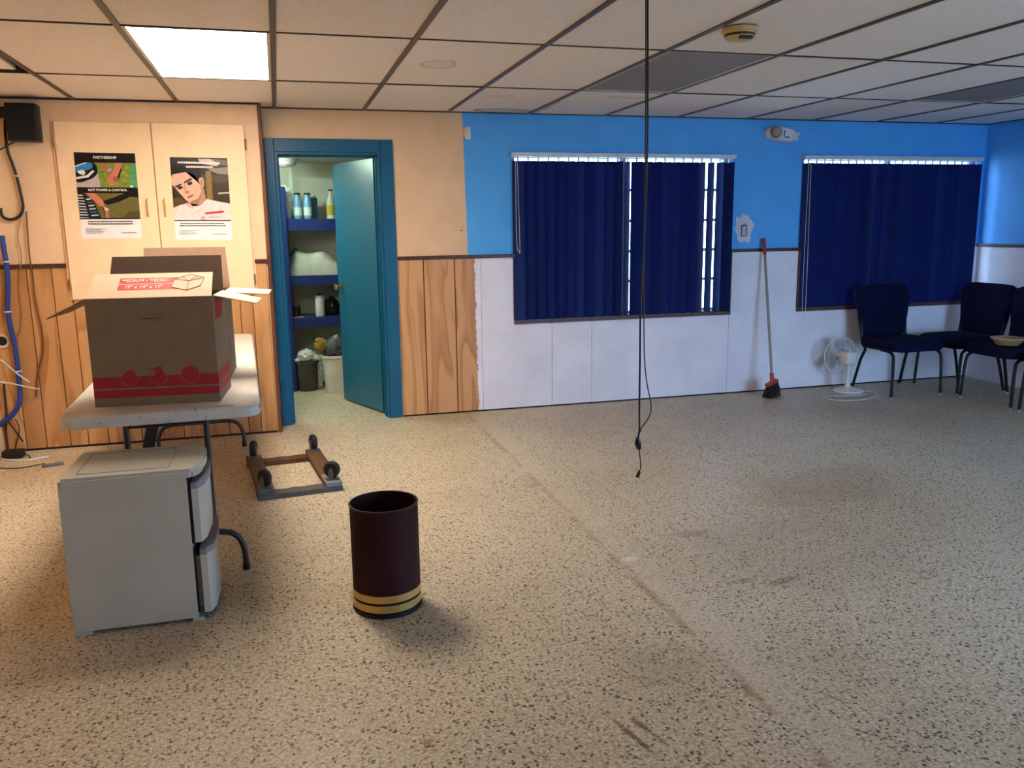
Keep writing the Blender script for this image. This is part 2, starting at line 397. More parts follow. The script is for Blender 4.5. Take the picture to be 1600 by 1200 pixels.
# planked dado beside the door, white painted boards under the windows
for a, b in ((.815, 1.0), (1.003, 1.237)): obj('plank', box(a+.0025, b-.0025, -.009, -.0016, .012, 1.19, .002, 1), m_plank, wall_back)
obj('plank', box(1.242, 1.44, -.009, -.0016, .012, 1.19, .002, 1), m_plankp, wall_back)
PB = [(1.44, 2.007), (2.007, 2.341), (2.341, 3.562), (3.562, 4.782), (4.782, 6.045)]
for a, b in PB:
    hs = [h for h in (W1, W2) if h[0] < b and h[1] > a]
    if not hs: obj('board', box(a+.0015, b-.0015, -.008, 0, .012, 1.19), m_panel, wall_back); continue
    lst = []
    for q in wallpieces(a+.0015, b-.0015, [(max(h[0], a+.0015), min(h[1], b-.0015), .70, 1.2) for h in hs], -.008, 0, 1.19): lst.append((*q[:4], max(q[4], .012), q[5]))
    obj('board', boxes([q for q in lst if q[5]-q[4] > .01]), m_panel, wall_back)
struct('trim_1', box(.812, 1.36, -.02, 0, 1.188, 1.214, .004), m_rail, 'dark chair rail above the wooden planks')
struct('trim_2', box(1.36, W1[0]-.002, -.02, 0, 1.188, 1.214, .004), m_rail, 'dark chair rail between the planks and the first window')
struct('trim_3', box(W1[1]+.002, W2[0]-.002, -.02, 0, 1.188, 1.214, .004), m_rail, 'dark chair rail between the two windows')
struct('baseboard_back', box(.815, XR, -.004, 0, 0, .012), M('black_gap', '1b1512', .8), 'thin dark gap line along the foot of the back wall')
# right wall with the side window that lets in the daylight
SW = (-7.2, -5.3, .1, 2.1); FW = (3.5, 5.8, .1, 2.1)
wall_right = struct('wall_right', boxes([(XR, XR+.2, SW[1], WT, 0, H+.15), (XR, XR+.2, YF-.2, SW[0], 0, H+.15), (XR, XR+.2, SW[0], SW[1], 0, SW[2]), (XR, XR+.2, SW[0], SW[1], SW[3], H+.15)]), m_wall, 'blue side wall at the right edge')
yy = 0
for b in (-1.22, -2.44, -3.66, -4.88):
    obj('board', box(XR-.008, XR, b+.0015, yy-.0015, .012, 1.19), m_panel, wall_right); yy = b
struct('trim_4', box(XR-.02, XR, SW[1], -.001, 1.188, 1.214, .004), m_rail, 'dark chair rail on the right side wall')
struct('baseboard_right', box(XR-.012, XR, SW[1], -.001, 0, .03), m_panel, 'white skirting of the right side wall')
def side_window():
    for nm, w, lab, turn in (('window_3', SW, 'tall glazed opening in the right side wall', False), ('added_window_4', FW, 'unseen glazed opening added behind the viewer to light the back wall', True)):  # the opening behind the viewer is added to throw daylight on the back wall
        t = thing(nm, None, None, (w[0]+.1, YF-.1, w[2]) if turn else (XR+.1, (w[0]+w[1])/2, w[2]), 0, kind='structure'); t['label'] = lab
        def q(a0, a1, d0, d1, z0, z1): return (a0, a1, YF-d1, YF-d0, z0, z1) if turn else (XR+d0, XR+d1, a0, a1, z0, z1)
        lst = [q(w[0], w[1], .06, .12, w[2], w[2]+.06), q(w[0], w[1], .06, .12, w[3]-.06, w[3])]
        for k in range(4): y = w[0]+(w[1]-w[0]-.06)*k/3; lst.append(q(y, y+.06, .06, .12, w[2]+.06, w[3]-.06))
        obj('window_frame', boxes(lst), m_alu, t, world=True)
        for k in range(3): y = w[0]+.06+(w[1]-w[0]-.06)*k/3; obj('pane', box(*q(y, y+(w[1]-w[0]-.06)/3-.06, .088, .092, w[2]+.06, w[3]-.06)), m_glass, t, world=True)
side_window()
struct('wall_front', boxes(wallpieces(XL-.2, XR+.2, [FW], YF-.2, YF, H+.15)), m_cream, 'cream wall behind the viewer')
wall_left = struct('wall_left', box(XL-.2, XL, YF, .1, 0, H+.15), m_cream, 'cream side wall at the left edge')
wall_bay = struct('wall_bay', box(XL, -.09, BAY, .12, 0, H+.15), m_cream, 'cream wall with planked dado holding the cupboard')
obj('backing', box(XL+.002, -.118, BAY-.0015, BAY, .014, 1.2), M('dark_groove', '6e4628', .8), wall_bay)
xs = [XL+.002, -1.72, -1.6, -1.455, -1.345, -1.22, -1.01, -.87, -.74, -.60, -.44, -.31, -.225, -.118]
for a, b in zip(xs, xs[1:]): obj('plank', box(a+.0025, b-.0025, BAY-.009, BAY-.0016, .014, 1.2, .002, 1), m_plank, wall_bay)
struct('trim_5', box(XL, -1.362, BAY-.02, BAY, 1.197, 1.225, .004), m_rail, 'dark chair rail left of the cupboard')
struct('trim_6', box(-.193, -.112, BAY-.02, BAY, 1.197, 1.225, .004), m_rail, 'short dark chair rail right of the cupboard')
struct('trim_7', box(-.112, -.088, BAY-.014, 0, .0, H, .003, 1), wood_mat('corner_strip_wood', '7a4a28', '5c3520', .5), 'worn brown corner strip beside the blue door')
struct('baseboard_bay', box(XL, -.115, BAY-.006, BAY, 0, .014), M('black_gap', '1b1512', .8), 'dark gap line under the planked dado')

m_tile = [tile_mat('mineral_tile', 'e9e1d8', 'f4eee7'), tile_mat('smooth_tile', 'eee7e0', 'f8f3ee'),
          tile_mat('stained_tile', 'e9e1d8', 'f4eee7', [(.08, .44, .22, .1, .9), (-.1, -.2, .08, .05, .3)]), tile_mat('ringed_tile', 'eee7e0', 'f8f3ee', [(-.09, -.02, .09, .12, .35)]),
          tile_mat('streaked_tile', 'e9e1d8', 'f4eee7', [(-.30, .3, .05, .5, .8), (.2, -.3, .2, .05, .4)])]
ceiling = struct('ceiling', box(XL-.2, XR+.2, YF-.2, WT, H+.06, H+.15), M('slab_above', '1c1a18', .9), 'suspended ceiling of pale mineral tiles in dark metal bars')
rows = [0, -1.117, -2.34, -3.56, -4.78, -6.0, -7.22, YF]
cols = [XL]+[.61*i for i in range(-3, 10)]+[XR]
cols = [c for i, c in enumerate(cols) if i == 0 or c-cols[i-1] > .05]
LIGHTS = {(-.61, 1): 1, (1.83, 1): 0, (4.27, 1): 0, (-.61, 3): 0, (-.61, 4): 0, (1.83, 4): 0, (4.27, 4): 0}
tm = {}
for i, (a, b) in enumerate(zip(cols, cols[1:])):
    for j, (y1, y0) in enumerate(zip(rows, rows[1:])):
        if any(abs(a-k[0]) < .01 and k[1] == j for k in LIGHTS): continue
        w, d = b-a, y1-y0; mi = random.choice((0, 0, 1))
        if j == 0 and abs(a-1.22) < .01: mi = 2
        if j == 1 and abs(a-.61) < .01: mi = 3
        if j == 0 and abs(a-1.83) < .01: mi = 4
        if j == 0 and abs(a-.61) < .01: mi = 1
        k = (round(w, 3), round(d, 3), mi)
        if k not in tm:
            o = obj('tile', box(-w/2+.003, w/2-.003, -d/2+.003, d/2-.003, .004, .020), m_tile[mi], ceiling); tm[k] = o.data
        else:
            o = bpy.data.objects.new('tile', tm[k]); COL.objects.link(o); o.parent = ceiling
        o.location = ((a+b)/2, (y0+y1)/2, H)
        if j == 1 and abs(a-XL) < .03: o.location.x -= .05; o.location.z += .012; o['label'] = 'tile pushed aside, leaving a dark gap'
        o.rotation_euler = (math.radians(random.uniform(-.12, .12)), math.radians(random.uniform(-.15, .15)), math.radians(2.2 if j == 1 and abs(a-XL) < .03 else 0))
m_bar = M('bronze_grid_bar', '5c524b', .45, .2)
m_bar2 = M('dark_grid_bar', '2e2a2a', .5)
for c in cols[1:-1]: obj('grid_bar', box(c-.013, c+.013, YF, -.001, H-.003, H+.03), m_bar, ceiling)
for r in rows[1:-1]: obj('grid_bar', box(XL, XR, r-.006, r+.006, H-.0015, H+.03), m_bar2, ceiling)  # row bars coloured dark, standing in for the shadow gaps between tiles
obj('edge_angle', box(-.09, XR, -.012, 0, H-.004, H+.004), m_bar2, ceiling)
obj('edge_angle', box(XL, -.09, BAY-.012, BAY, H-.008, H+.004), m_bar2, ceiling)
obj('edge_angle', box(XR-.012, XR, YF, 0, H-.004, H+.004), m_bar2, ceiling)

m_lit = emit_mat('lit_diffuser', (1.0, .85, .70, 1), PANEL_E)
m_unlit = M('unlit_grey_diffuser', '8c8882', .6, var=.05, spec=.3)
m_troffer = M('troffer_white_steel', 'd8d2c8', .45)
nl = {(-.61, 1): 'bright lit fluorescent ceiling panel above the cardboard boxes', (1.83, 1): 'unlit grey ceiling light panel behind the hanging cable', (4.27, 1): 'unlit grey ceiling light panel near the right wall',
      (-.61, 3): 'unlit ceiling light panel above the viewer', (-.61, 4): 'unlit ceiling panel behind the viewer, left column', (1.83, 4): 'unlit ceiling panel behind the viewer, middle column', (4.27, 4): 'unlit ceiling panel behind the viewer, right column', (-.61, 6): 'unlit ceiling panel far behind the viewer, left column', (1.83, 6): 'unlit ceiling panel far behind the viewer'}
for (x, j), lit in LIGHTS.items():
    y1, y0 = rows[j], rows[j+1]
    t = thing('ceiling_light', nl[(x, j)], 'ceiling light', (x+.305, (y0+y1)/2, H), 0, 'recessed ceiling light panels')
    w, d = .295, (y1-y0)/2-.008
    obj('frame', boxes([(-w, -w+.018, -d, d, 0, .05), (w-.018, w, -d, d, 0, .05), (-w+.018, w-.018, -d, -d+.012, 0, .05), (-w+.018, w-.018, d-.012, d, 0, .05)]), m_troffer, t)
    obj('diffuser', box(-w+.018, w-.018, -d+.012, d-.012, .004, .012), m_lit if lit else m_unlit, t)

# ------------------------------------------------------------------ windows
m_frame = M('white_window_frame', 'c9cdd2', .5); m_case = M('brown_window_casing', '5b3a2a', .45, var=.25, scale=25); m_stool = wood_mat('bare_window_wood', 'a07a58', '7c5a40', .5)
def window(name, w, label):
    x0, x1, z0, z1 = w
    t = thing(name, None, None, ((x0+x1)/2, 0, z0), kind='structure'); t['label'] = label
    fr = [(x0, x0+.03, .09, .13, z0, z1), (x1-.03, x1, .09, .13, z0, z1), (x0+.03, x1-.03, .09, .13, z0, z0+.03), (x0+.03, x1-.03, .09, .13, z1-.03, z1)]
    xm = (x0+x1)/2; fr.append((xm-.025, xm+.025, .09, .13, z0+.03, z1-.03))
    obj('window_frame', boxes(fr), m_frame, t, world=True)
    nr = 5; hh = (z1-z0-.06)/nr
    for k in range(1, nr): 
        for a, b in ((x0+.03, xm-.025), (xm+.025, x1-.03)): obj('glazing_bar', box(a, b, .092, .128, z0+.03+k*hh-.012, z0+.03+k*hh+.012), m_frame, t, world=True)
    for a, b in ((x0+.03, xm-.025), (xm+.025, x1-.03)):
        for k in range(nr): obj('pane', box(a, b, .108, .112, z0+.03+k*hh+(.012 if k else 0), z0+.03+(k+1)*hh-(.012 if k < nr-1 else 0)), m_glass, t, world=True)
    # reveal lining below the rail, sill and casing strips
    obj('reveal', box(x0, x0+.006, .0, .09, z0, 1.2), m_stool, t, world=True); obj('reveal', box(x1-.006, x1, .0, .09, z0, 1.2), m_stool, t, world=True)
    obj('sill', box(x0+.006, x1-.006, 0, .09, z0, z0+.012), m_stool, t, world=True)
    obj('casing', box(x0-.016, x0+.006, -.018, -.008, z0-.006, 1.19, .002, 1), m_case, t, world=True)
    if x1 < 5: obj('casing', box(x1-.006, x1+.016, -.018, -.008, z0-.006, 1.19, .002, 1), m_case, t, world=True)
    obj('casing', box(x0-.016, x1+(.016 if x1 < 5 else 0), -.02, -.008, z0-.026, z0+.004, .002, 1), m_case, t, world=True)
window('window_1', W1, 'wide window with horizontal bars behind the blind left of the broom'); window('window_2', W2, 'wide window behind the blind in the far right corner')
m_slat = fabric('navy_blind_fabric', (.011, .022, .085, 1), .18, (.03, .09, .40, 1)); m_rail_w = M('white_headrail', 'd4d8da', .4)
def blind(w, label, special, seed):
    rnd = random.Random(seed); x0, x1 = w[0]-.018, w[1]-(.012 if w is W1 else .04)
    t = thing('vertical_blind', label, 'blind', ((x0+x1)/2, .02, w[2]), 0, 'navy vertical blinds')
    obj('headrail', box(x0-.012, x1+.01, -.06, -.002, 1.932, 1.964, .004), m_rail_w, t, world=True)
    n = 23; sp = (x1-x0-.08)/(n-1); z1, z0 = 1.905, w[2]+.007
    for k in range(n):
        x = x0+.04+sp*k; a = math.radians(special.get(k, 24+rnd.uniform(-9, 9))); sw = .0455
        bm = bmesh.new(); prev = None                       # slightly curved strip of stiff cloth
        for q in range(5):
            u = -1+q/2; px, py = u*sw, .004*(1-u*u)
            P = [(x+px*math.cos(a)+py*math.sin(a)+dx*math.sin(a), -.032-px*math.sin(a)+py*math.cos(a)+dx*math.cos(a)) for dx in (0, .0012)]
            cur = [bm.verts.new((p[0], p[1], z)) for p in P for z in (z0+rnd.uniform(-.0005, .0005), z1)]
            if prev:
                for i, j in ((0, 1), (1, 3), (3, 2), (2, 0)): bm.faces.new((prev[i], prev[j], cur[j], cur[i]))
            else: bm.faces.new((cur[0], cur[1], cur[3], cur[2]))
            prev = cur
        bm.faces.new((prev[0], prev[1], prev[3], prev[2]))
        sl = obj('slat', bm, m_slat, t, True, world=True)
        obj('hook', box(x-.006, x+.006, -.034, -.022, 1.90, 1.934, .001, 1), m_rail_w, sl, world=True)
    ch = [(x0+.008, -.078, 1.93), (x0+.007, -.078, 1.5), (x0+.012, -.078, 1.27), (x0+.026, -.078, 1.24), (x0+.034, -.078, 1.28), (x0+.02, -.078, 1.93)]
    if w is W2: ch = [(x0+.01, -.078, 1.93), (x0+.012, -.078, 1.0), (x0+.02, -.078, .70), (x0+.035, -.078, .645), (x0+.05, -.078, .70), (x0+.03, -.078, 1.93)]
    obj('chain', tube(ch, .0018, 5, 5), m_white, t, world=True)
blind(W1, 'navy vertical blind with bright gaps, on the window left of the broom', {9: 34, 10: 44, 11: 84, 12: 12, 17: 30, 18: 40, 19: 80, 20: 82, 21: 80, 22: 50}, 3)
blind(W2, 'navy vertical blind nearly closed, behind the chairs in the far corner', {5: 34, 6: 44, 7: 50, 8: 70, 9: 20}, 5)

# ------------------------------------------------------------------ door and closet
def door():
    t = thing('door_1', None, None, ((D0+D1)/2, 0, 0), kind='structure'); t['label'] = 'teal door standing open into the closet, with teal casing'
    lst = [(-.084, D0, -.016, 0, 0, 2.045), (D1, .806, -.016, 0, 0, 2.045), (D0, D1, -.016, 0, DT, 2.045)]
    for q, a in zip(lst, ('casing',)*3): obj('casing', box(*q, .004, 1), m_tealdk, t, world=True)
    for q in ((D0-.001, D0+.018, -.002, WT, 0, DT), (D1-.018, D1+.001, -.002, WT, 0, DT), (D0+.018, D1-.018, -.002, WT, DT-.018, DT+.001)): obj('jamb', box(*q), m_tealdk, t, world=True)
    for q in ((D0+.018, D0+.03, .05, .09, 0, DT-.018), (D1-.03, D1-.018, .05, .09, 0, DT-.018), (D0+.03, D1-.03, .05, .09, DT-.03, DT-.018)): obj('stop', box(*q), m_tealdk, t, world=True)
    hx, hy = D1-.02, WT+.008; ang = math.degrees(math.atan2(.78-hy, .45-hx))
    R_ = rotm(ang, 'Z', (hx, hy, 0))
    leaf = obj('leaf', xf(box(hx, hx+.69, hy-.0175, hy+.0175, .012, DT-.025, .002, 1), R_), m_teal, t, world=True)
    for sgn in (1, -1):
        k = lathe([(0, 0), (.03, 0), (.031, .004), (.012, .008), (.010, .03), (.022, .036), (.027, .05), (.022, .062), (0, .066)], 20)
        xf(k, Matrix.Translation((hx+.63, hy+sgn*.0175, .955)) @ Matrix.Rotation(-sgn*PI/2, 4, 'X'))
        obj('knob', xf(k, R_), m_brass, leaf, True, world=True)
    for z in (.25, 1.0, 1.72): obj('hinge', xf(tube([(hx, hy-.012, z-.045), (hx, hy-.012, z+.045)], .007, 8), R_), m_brass, leaf, world=True)
door()
CY = 1.70
struct('wall_closet_back', box(-.62, 1.45, CY, CY+.1, 0, 2.1), m_closet, 'white back wall of the closet')
struct('wall_closet_left', box(-.62, -.52, WT, CY, 0, 2.1), m_closet, 'white left wall of the closet')
struct('wall_closet_right', box(1.35, 1.45, WT, CY, 0, 2.1), m_closet, 'white right wall of the closet')
struct('wall_closet_front', boxes([(-.62, -.09, .12, WT, 0, 2.1)]), m_closet, 'white front wall inside the closet')
struct('ceiling_closet', box(-.62, 1.45, WT, CY, 2.0, 2.1), m_closet, 'white ceiling of the closet')
t = thing('added_closet_light', 'unseen light strip added on the closet ceiling to brighten the closet', 'light', (-.29, .85, 2.0))  # strip light added out of view to brighten the closet
obj('housing', box(-.2, .2, -.03, .03, -.008, 0), m_white, t); obj('tube', box(-.18, .18, -.018, .018, -.018, -.008, .004), emit_mat('closet_tube', (.80, 1.0, .80, 1), CLOSET_E), t)
t = thing('ceiling_dome', 'round white fitting on the closet ceiling', 'light', (.07, 1.25, 2.0))
obj('base', lathe([(0, 0), (.1, 0), (.1, -.02), (0, -.02)], 28), m_white, t, True); obj('dome', lathe([(.085, -.02), (.08, -.045), (.05, -.062), (0, -.068)], 28), M('opal_glass', 'e6e8e0', .25), t, True)
t = thing('closet_shelves', 'dark blue painted closet shelving with an upright end board', 'shelving', (.6, 1.5, 0))
for z0, z1 in ((1.403, 1.508), (.935, 1.02), (.565, .652)):
    obj('shelf', box(.04, 1.34, 1.36, CY-.002, z1-.022, z1, .002, 1), m_bluegloss, t, world=True); obj('front_edge', box(.04, 1.34, 1.338, 1.359, z0, z1, .003, 1), m_bluegloss, t, world=True)
obj('upright', box(-.16, .055, 1.312, 1.336, 0, 1.78, .01), m_bluegloss, t, world=True)
obj('upright', box(-.16, -.14, 1.361, CY-.002, 0, 1.78, .003), m_bluegloss, t, world=True)

def bottle(name, label, px, py_base, Y, z, prof, mats, cat='bottle', group=None, parts=('body', 'cap')):
    p = at(px, py_base, Y); t = thing(name, label, cat, (p.x, Y, z), 0, group)
    for pn, pr, m in zip(parts, prof, mats): obj(pn, lathe(pr, 20), m, t, True)
    return t
SH1, SH2, SH3 = 1.508, 1.02, .652
m_blueb = M('pale_blue_bottle', '6f9ccc', .3, var=.25, scale=40); m_cap = M('dark_green_cap', '1c2b2a', .4); m_teall = M('teal_bottle', '2f7695', .35)
pb = [[(0, 0), (.035, 0), (.037, .006), (.037, .09), (.035, .14), (.022, .19), (.019, .205), (0, .205)], [(0, .205), (.027, .205), (.027, .222), (0, .226)], [(.0374, .03), (.0379, .03), (.0379, .1), (.0374, .1)]]
mlab = M('white_bottle_label', 'c5dcd8', .5, var=.3, scale=60)
bottle('spray_bottle', 'pale blue bottle with dark cap on the top shelf, nearer the plastic bag', 466, 341, 1.43, SH1, pb, (m_blueb, m_cap, mlab), group='blue bottles on the top closet shelf', parts=('body', 'cap', 'label_band'))
bottle('spray_bottle', 'pale blue bottle with dark cap on the top shelf, middle of three', 482, 341, 1.43, SH1, pb, (m_blueb, m_cap, mlab), group='blue bottles on the top closet shelf', parts=('body', 'cap', 'label_band'))
bottle('jar', 'short teal jar behind the blue bottles on the top shelf', 491, 341, 1.53, SH1, [[(0, 0), (.036, 0), (.036, .17), (.03, .185), (0, .185)], [(0, .185), (.022, .185), (.022, .205), (0, .205)]], (m_teall, m_white), 'jar')
bottle('soap_bottle', 'clear bottle with a yellow label beside the open door', 518, 341, 1.5, SH1, [[(0, 0), (.04, 0), (.04, .15), (.015, .2), (.012, .24), (0, .24)], [(.0405, .03), (.041, .03), (.041, .12), (.0405, .12)], [(0, .24), (.02, .24), (.02, .255), (0, .255)]], (M('milky_plastic', 'c8cdc0', .3), M('yellow_label', 'b9a23a', .5), m_cap), parts=('body', 'label_band', 'cap'))
t = thing('spray_bottle_bag', 'clear trigger bottle wrapped in a plastic bag on the top shelf', 'bottle', (at(446, 341, 1.44).x, 1.44, SH1))
obj('body', lathe([(0, 0), (.05, 0), (.055, .01), (.053, .1), (.04, .16), (.018, .2), (.015, .23), (0, .23)], 20), clearplastic('clear_bottle', 'b9d4d0', .75), t, True)
obj('trigger', boxes([(-.012, .05, -.01, .01, .23, .262), (.022, .03, -.006, .006, .18, .23)]), m_white, t)
obj('bag', blob((0, 0, .14), (.068, .058, .15), .22, 6, 2), clearplastic('plastic_film', 'd5e2dd', .45), t, True)
t = thing('strap', 'translucent plastic strip hanging in front of the closet wall', 'strip', (at(455, 300, 1.6).x, 1.6, 1.72)); obj('film', box(-.013, .013, -.001, .001, 0, .278), clearplastic('strip_film', 'cfe0d8', .4), t)
# wrapped bundle on the second shelf
t = thing('wrapped_bundle', 'grey white plastic sheeting heaped over a case on the second shelf', 'bundle', (.24, 1.5, SH2))
bm = bmesh.new(); nx, nz = 26, 16; g = []
prof = [(-.20, .06), (-.17, .14), (-.12, .215), (-.06, .205), (.0, .19), (.06, .195), (.11, .20), (.17, .16), (.22, .12)]
for i in range(nx):
    u = -.20+.42*i/(nx-1); hgt = next((a[1]+(b[1]-a[1])*(u-a[0])/(b[0]-a[0]) for a, b in zip(prof, prof[1:]) if a[0] <= u <= b[0]+1e-6), .12); rowv = []
    for k in range(nz):
        v = k/(nz-1)*PI; yv = -.11*math.cos(v); zv = hgt*math.sin(v)**.6
        fold = .016*math.sin(28*(u+zv*1.1)) * math.sin(v) + .02*noise.noise(Vector((u*9, v*2, 3)))*math.sin(v)
        rowv.append(bm.verts.new((u, yv-fold, max(0, zv+fold*.4))))
    g.append(rowv)
for i in range(nx-1):
    for k in range(nz-1): bm.faces.new((g[i][k], g[i+1][k], g[i+1][k+1], g[i][k+1]))
bm.faces.new(g[0]); bm.faces.new(g[-1][::-1])
obj('sheeting', bm, M('grey_sheeting', 'b3b6ac', .35, var=.15, scale=12), t, True)
obj('strap', tube([(-.185, -.02, .16), (-.135, -.03, .232), (-.11, -.03, .225)], .007, 6), m_black, t)
t = thing('thermos', 'white flask with a pinkish collar and black lid on the third shelf', 'flask', (at(501, 499, 1.42).x, 1.42, SH3))
obj('body', lathe([(0, 0), (.038, 0), (.041, .006), (.041, .16), (.0405, .165)], 24), M('flask_white', 'dfe0da', .35), t, True)
obj('collar', lathe([(.0415, .165), (.0415, .182), (.036, .186), (0, .186)], 24), M('dusty_pink', 'b79a94', .5), t, True); obj('lid', lathe([(.018, .186), (.02, .196), (.014, .205), (0, .207)], 18), m_black, t, True)
t = thing('black_shoe_pile', 'black lumpy bag beside the white flask', 'bag', (at(519, 497, 1.5).x, 1.5, SH3)); obj('cloth', blob((0, 0, .075), (.07, .07, .085), .3, 5, 4), m_black, t, True)
t = thing('coffee_tin', 'small brown tin at the left end of the third shelf', 'tin', (at(463, 499, 1.47).x, 1.47, SH3)); obj('body', lathe([(0, 0), (.04, 0), (.04, .1), (0, .1)], 20), M('brown_tin', '3a2a22', .4), t, True); obj('rim', lathe([(.04, .095), (.042, .095), (.042, .103), (.04, .103)], 20), m_alu, t, True)
obj_card = box(-.05, .05, -.03, .03, 0, .008); tag(obj('card', obj_card, M('tan_card', 'a08f6c', .7), None), 'small tan card lying before the brown tin', 'card').location = (at(463, 501, 1.40).x+.02, 1.395, SH3)
# things glimpsed between the door and the frame
for i, (px, z, h, r, c) in enumerate(((597, SH1, .28, .06, 'd3dacf'), (600, SH2, .20, .055, 'cfd2c6'), (602, SH3, .2, .06, 'c2c6bb'))):
    p = at(px, 350, 1.5); nm = ('tall white jug glimpsed on the top shelf behind the door', 'white tub glimpsed on the second shelf behind the door', 'pale tub glimpsed on the third shelf behind the door')[i]
    t = thing('jug', nm, 'jug', (p.x, 1.5, z)); obj('body', lathe([(0, 0), (r, 0), (r, h*.7), (r*.4, h*.9), (r*.4, h), (0, h)], 20), M('jug'+c, c, .4), t, True); obj('cap', lathe([(0, h), (r*.45, h), (r*.45, h+.02), (0, h+.022)], 16), M('red_cap', '8d2b2b', .4), t, True)
def closet_bin(px, py, Y, label, rt_, rb, h, m, name='trash_bin'):
    p = atz(px, py, 0); t = thing(name, label, 'bin', (p.x, Y, 0), 0, 'bins on the closet floor')
    bm = lathe([(0, 0), (rb, 0), (rb+.004, .008), (rt_-.004, h-.025), (rt_+.006, h-.022), (rt_+.006, h), (rt_-.004, h), (rb-.004, .012), (0, .012)], 32, sq=2.6); obj('body', bm, m, t, True)
    return t
b1 = closet_bin(481, 607, 1.36, 'dark grey bin with a white liner on the closet floor', .098, .078, .27, M('dark_grey_bin', '4a453f', .5))
obj('liner', blob((-.0, 0, .31), (.08, .075, .055), .3, 6, 3), clearplastic('white_liner', 'dfe6e2', .85), b1, True)
obj('liner_fold', blob((.08, -.02, .29), (.045, .03, .03), .3, 5, 9, 2), clearplastic('white_liner2', 'dfe6e2', .85), b1, True); obj('liner_fold', blob((-.09, -.02, .275), (.04, .03, .022), .3, 5, 11, 2), clearplastic('white_liner2', 'dfe6e2', .85), b1, True)
b2 = closet_bin(528, 610, 1.17, 'taller white bin stuffed with a grey bag on the closet floor', .13, .105, .34, M('white_bin', 'd5d3c8', .45))
obj('bag', blob((.0, 0, .40), (.10, .09, .10), .32, 7, 5), M('grey_bag', '53575a', .3, var=.4, scale=30), b2, True)
obj('straw_bundle', blob((-.13, .02, .42), (.055, .05, .065), .4, 8, 6), M('straw_yellow', '9a7a40', .8, var=.4, scale=50), b2, True)
t = thing('black_shoe', 'black object on the closet floor against the blue end board', 'shoe', (at(452, 605, 1.28).x-.02, 1.28, 0)); obj('upper', blob((0, 0, .035), (.035, .05, .045), .2, 4, 8), m_black, t, True)
t = thing('floor_bag', 'crumpled pale bag behind the closet bins', 'bag', (.25, 1.45, 0)); obj('film', blob((0, 0, .12), (.06, .06, .12), .4, 6, 12), clearplastic('crumpled_film', 'b6b8b0', .8), t, True)

# ------------------------------------------------------------------ cupboard and posters
def cupboard():
    t = thing('wall_cupboard', 'cream two-door cupboard set into the planked wall', 'cupboard', (-.775, BAY, .99))
    obj('surround', boxes([(-1.362, -1.348, BAY-.012, BAY, .985, 2.125), (-.202, -.190, BAY-.012, BAY, .985, 2.125), (-1.348, -.202, BAY-.012, BAY, 2.112, 2.125), (-1.348, -.202, BAY-.010, BAY, .985, 2.112)]), m_cream, t, world=True)
    for (a, b, hx, gx) in ((-1.345, -.782, -.838, -1.349), (-.776, -.205, -.733, -.201)):
        d = obj('cupboard_door', box(a, b, BAY-.030, BAY-.012, .99, 2.108, .003, 1), m_creamdoor, t, world=True)
        obj('handle', tube([(hx, BAY-.03, 1.63), (hx, BAY-.055, 1.615), (hx+.003, BAY-.055, 1.57), (hx, BAY-.055, 1.535), (hx, BAY-.03, 1.52)], .005, 8, 4), M('aged_brass', 'c9a45e', .4, .6), d, True, world=True)
        for z in (1.98, 1.09): obj('hinge', tube([(gx, BAY-.028, z-.035), (gx, BAY-.028, z+.035)], .006, 8), M('hinge_steel', '8a7450', .4, .7), d, world=True)
cupboard()
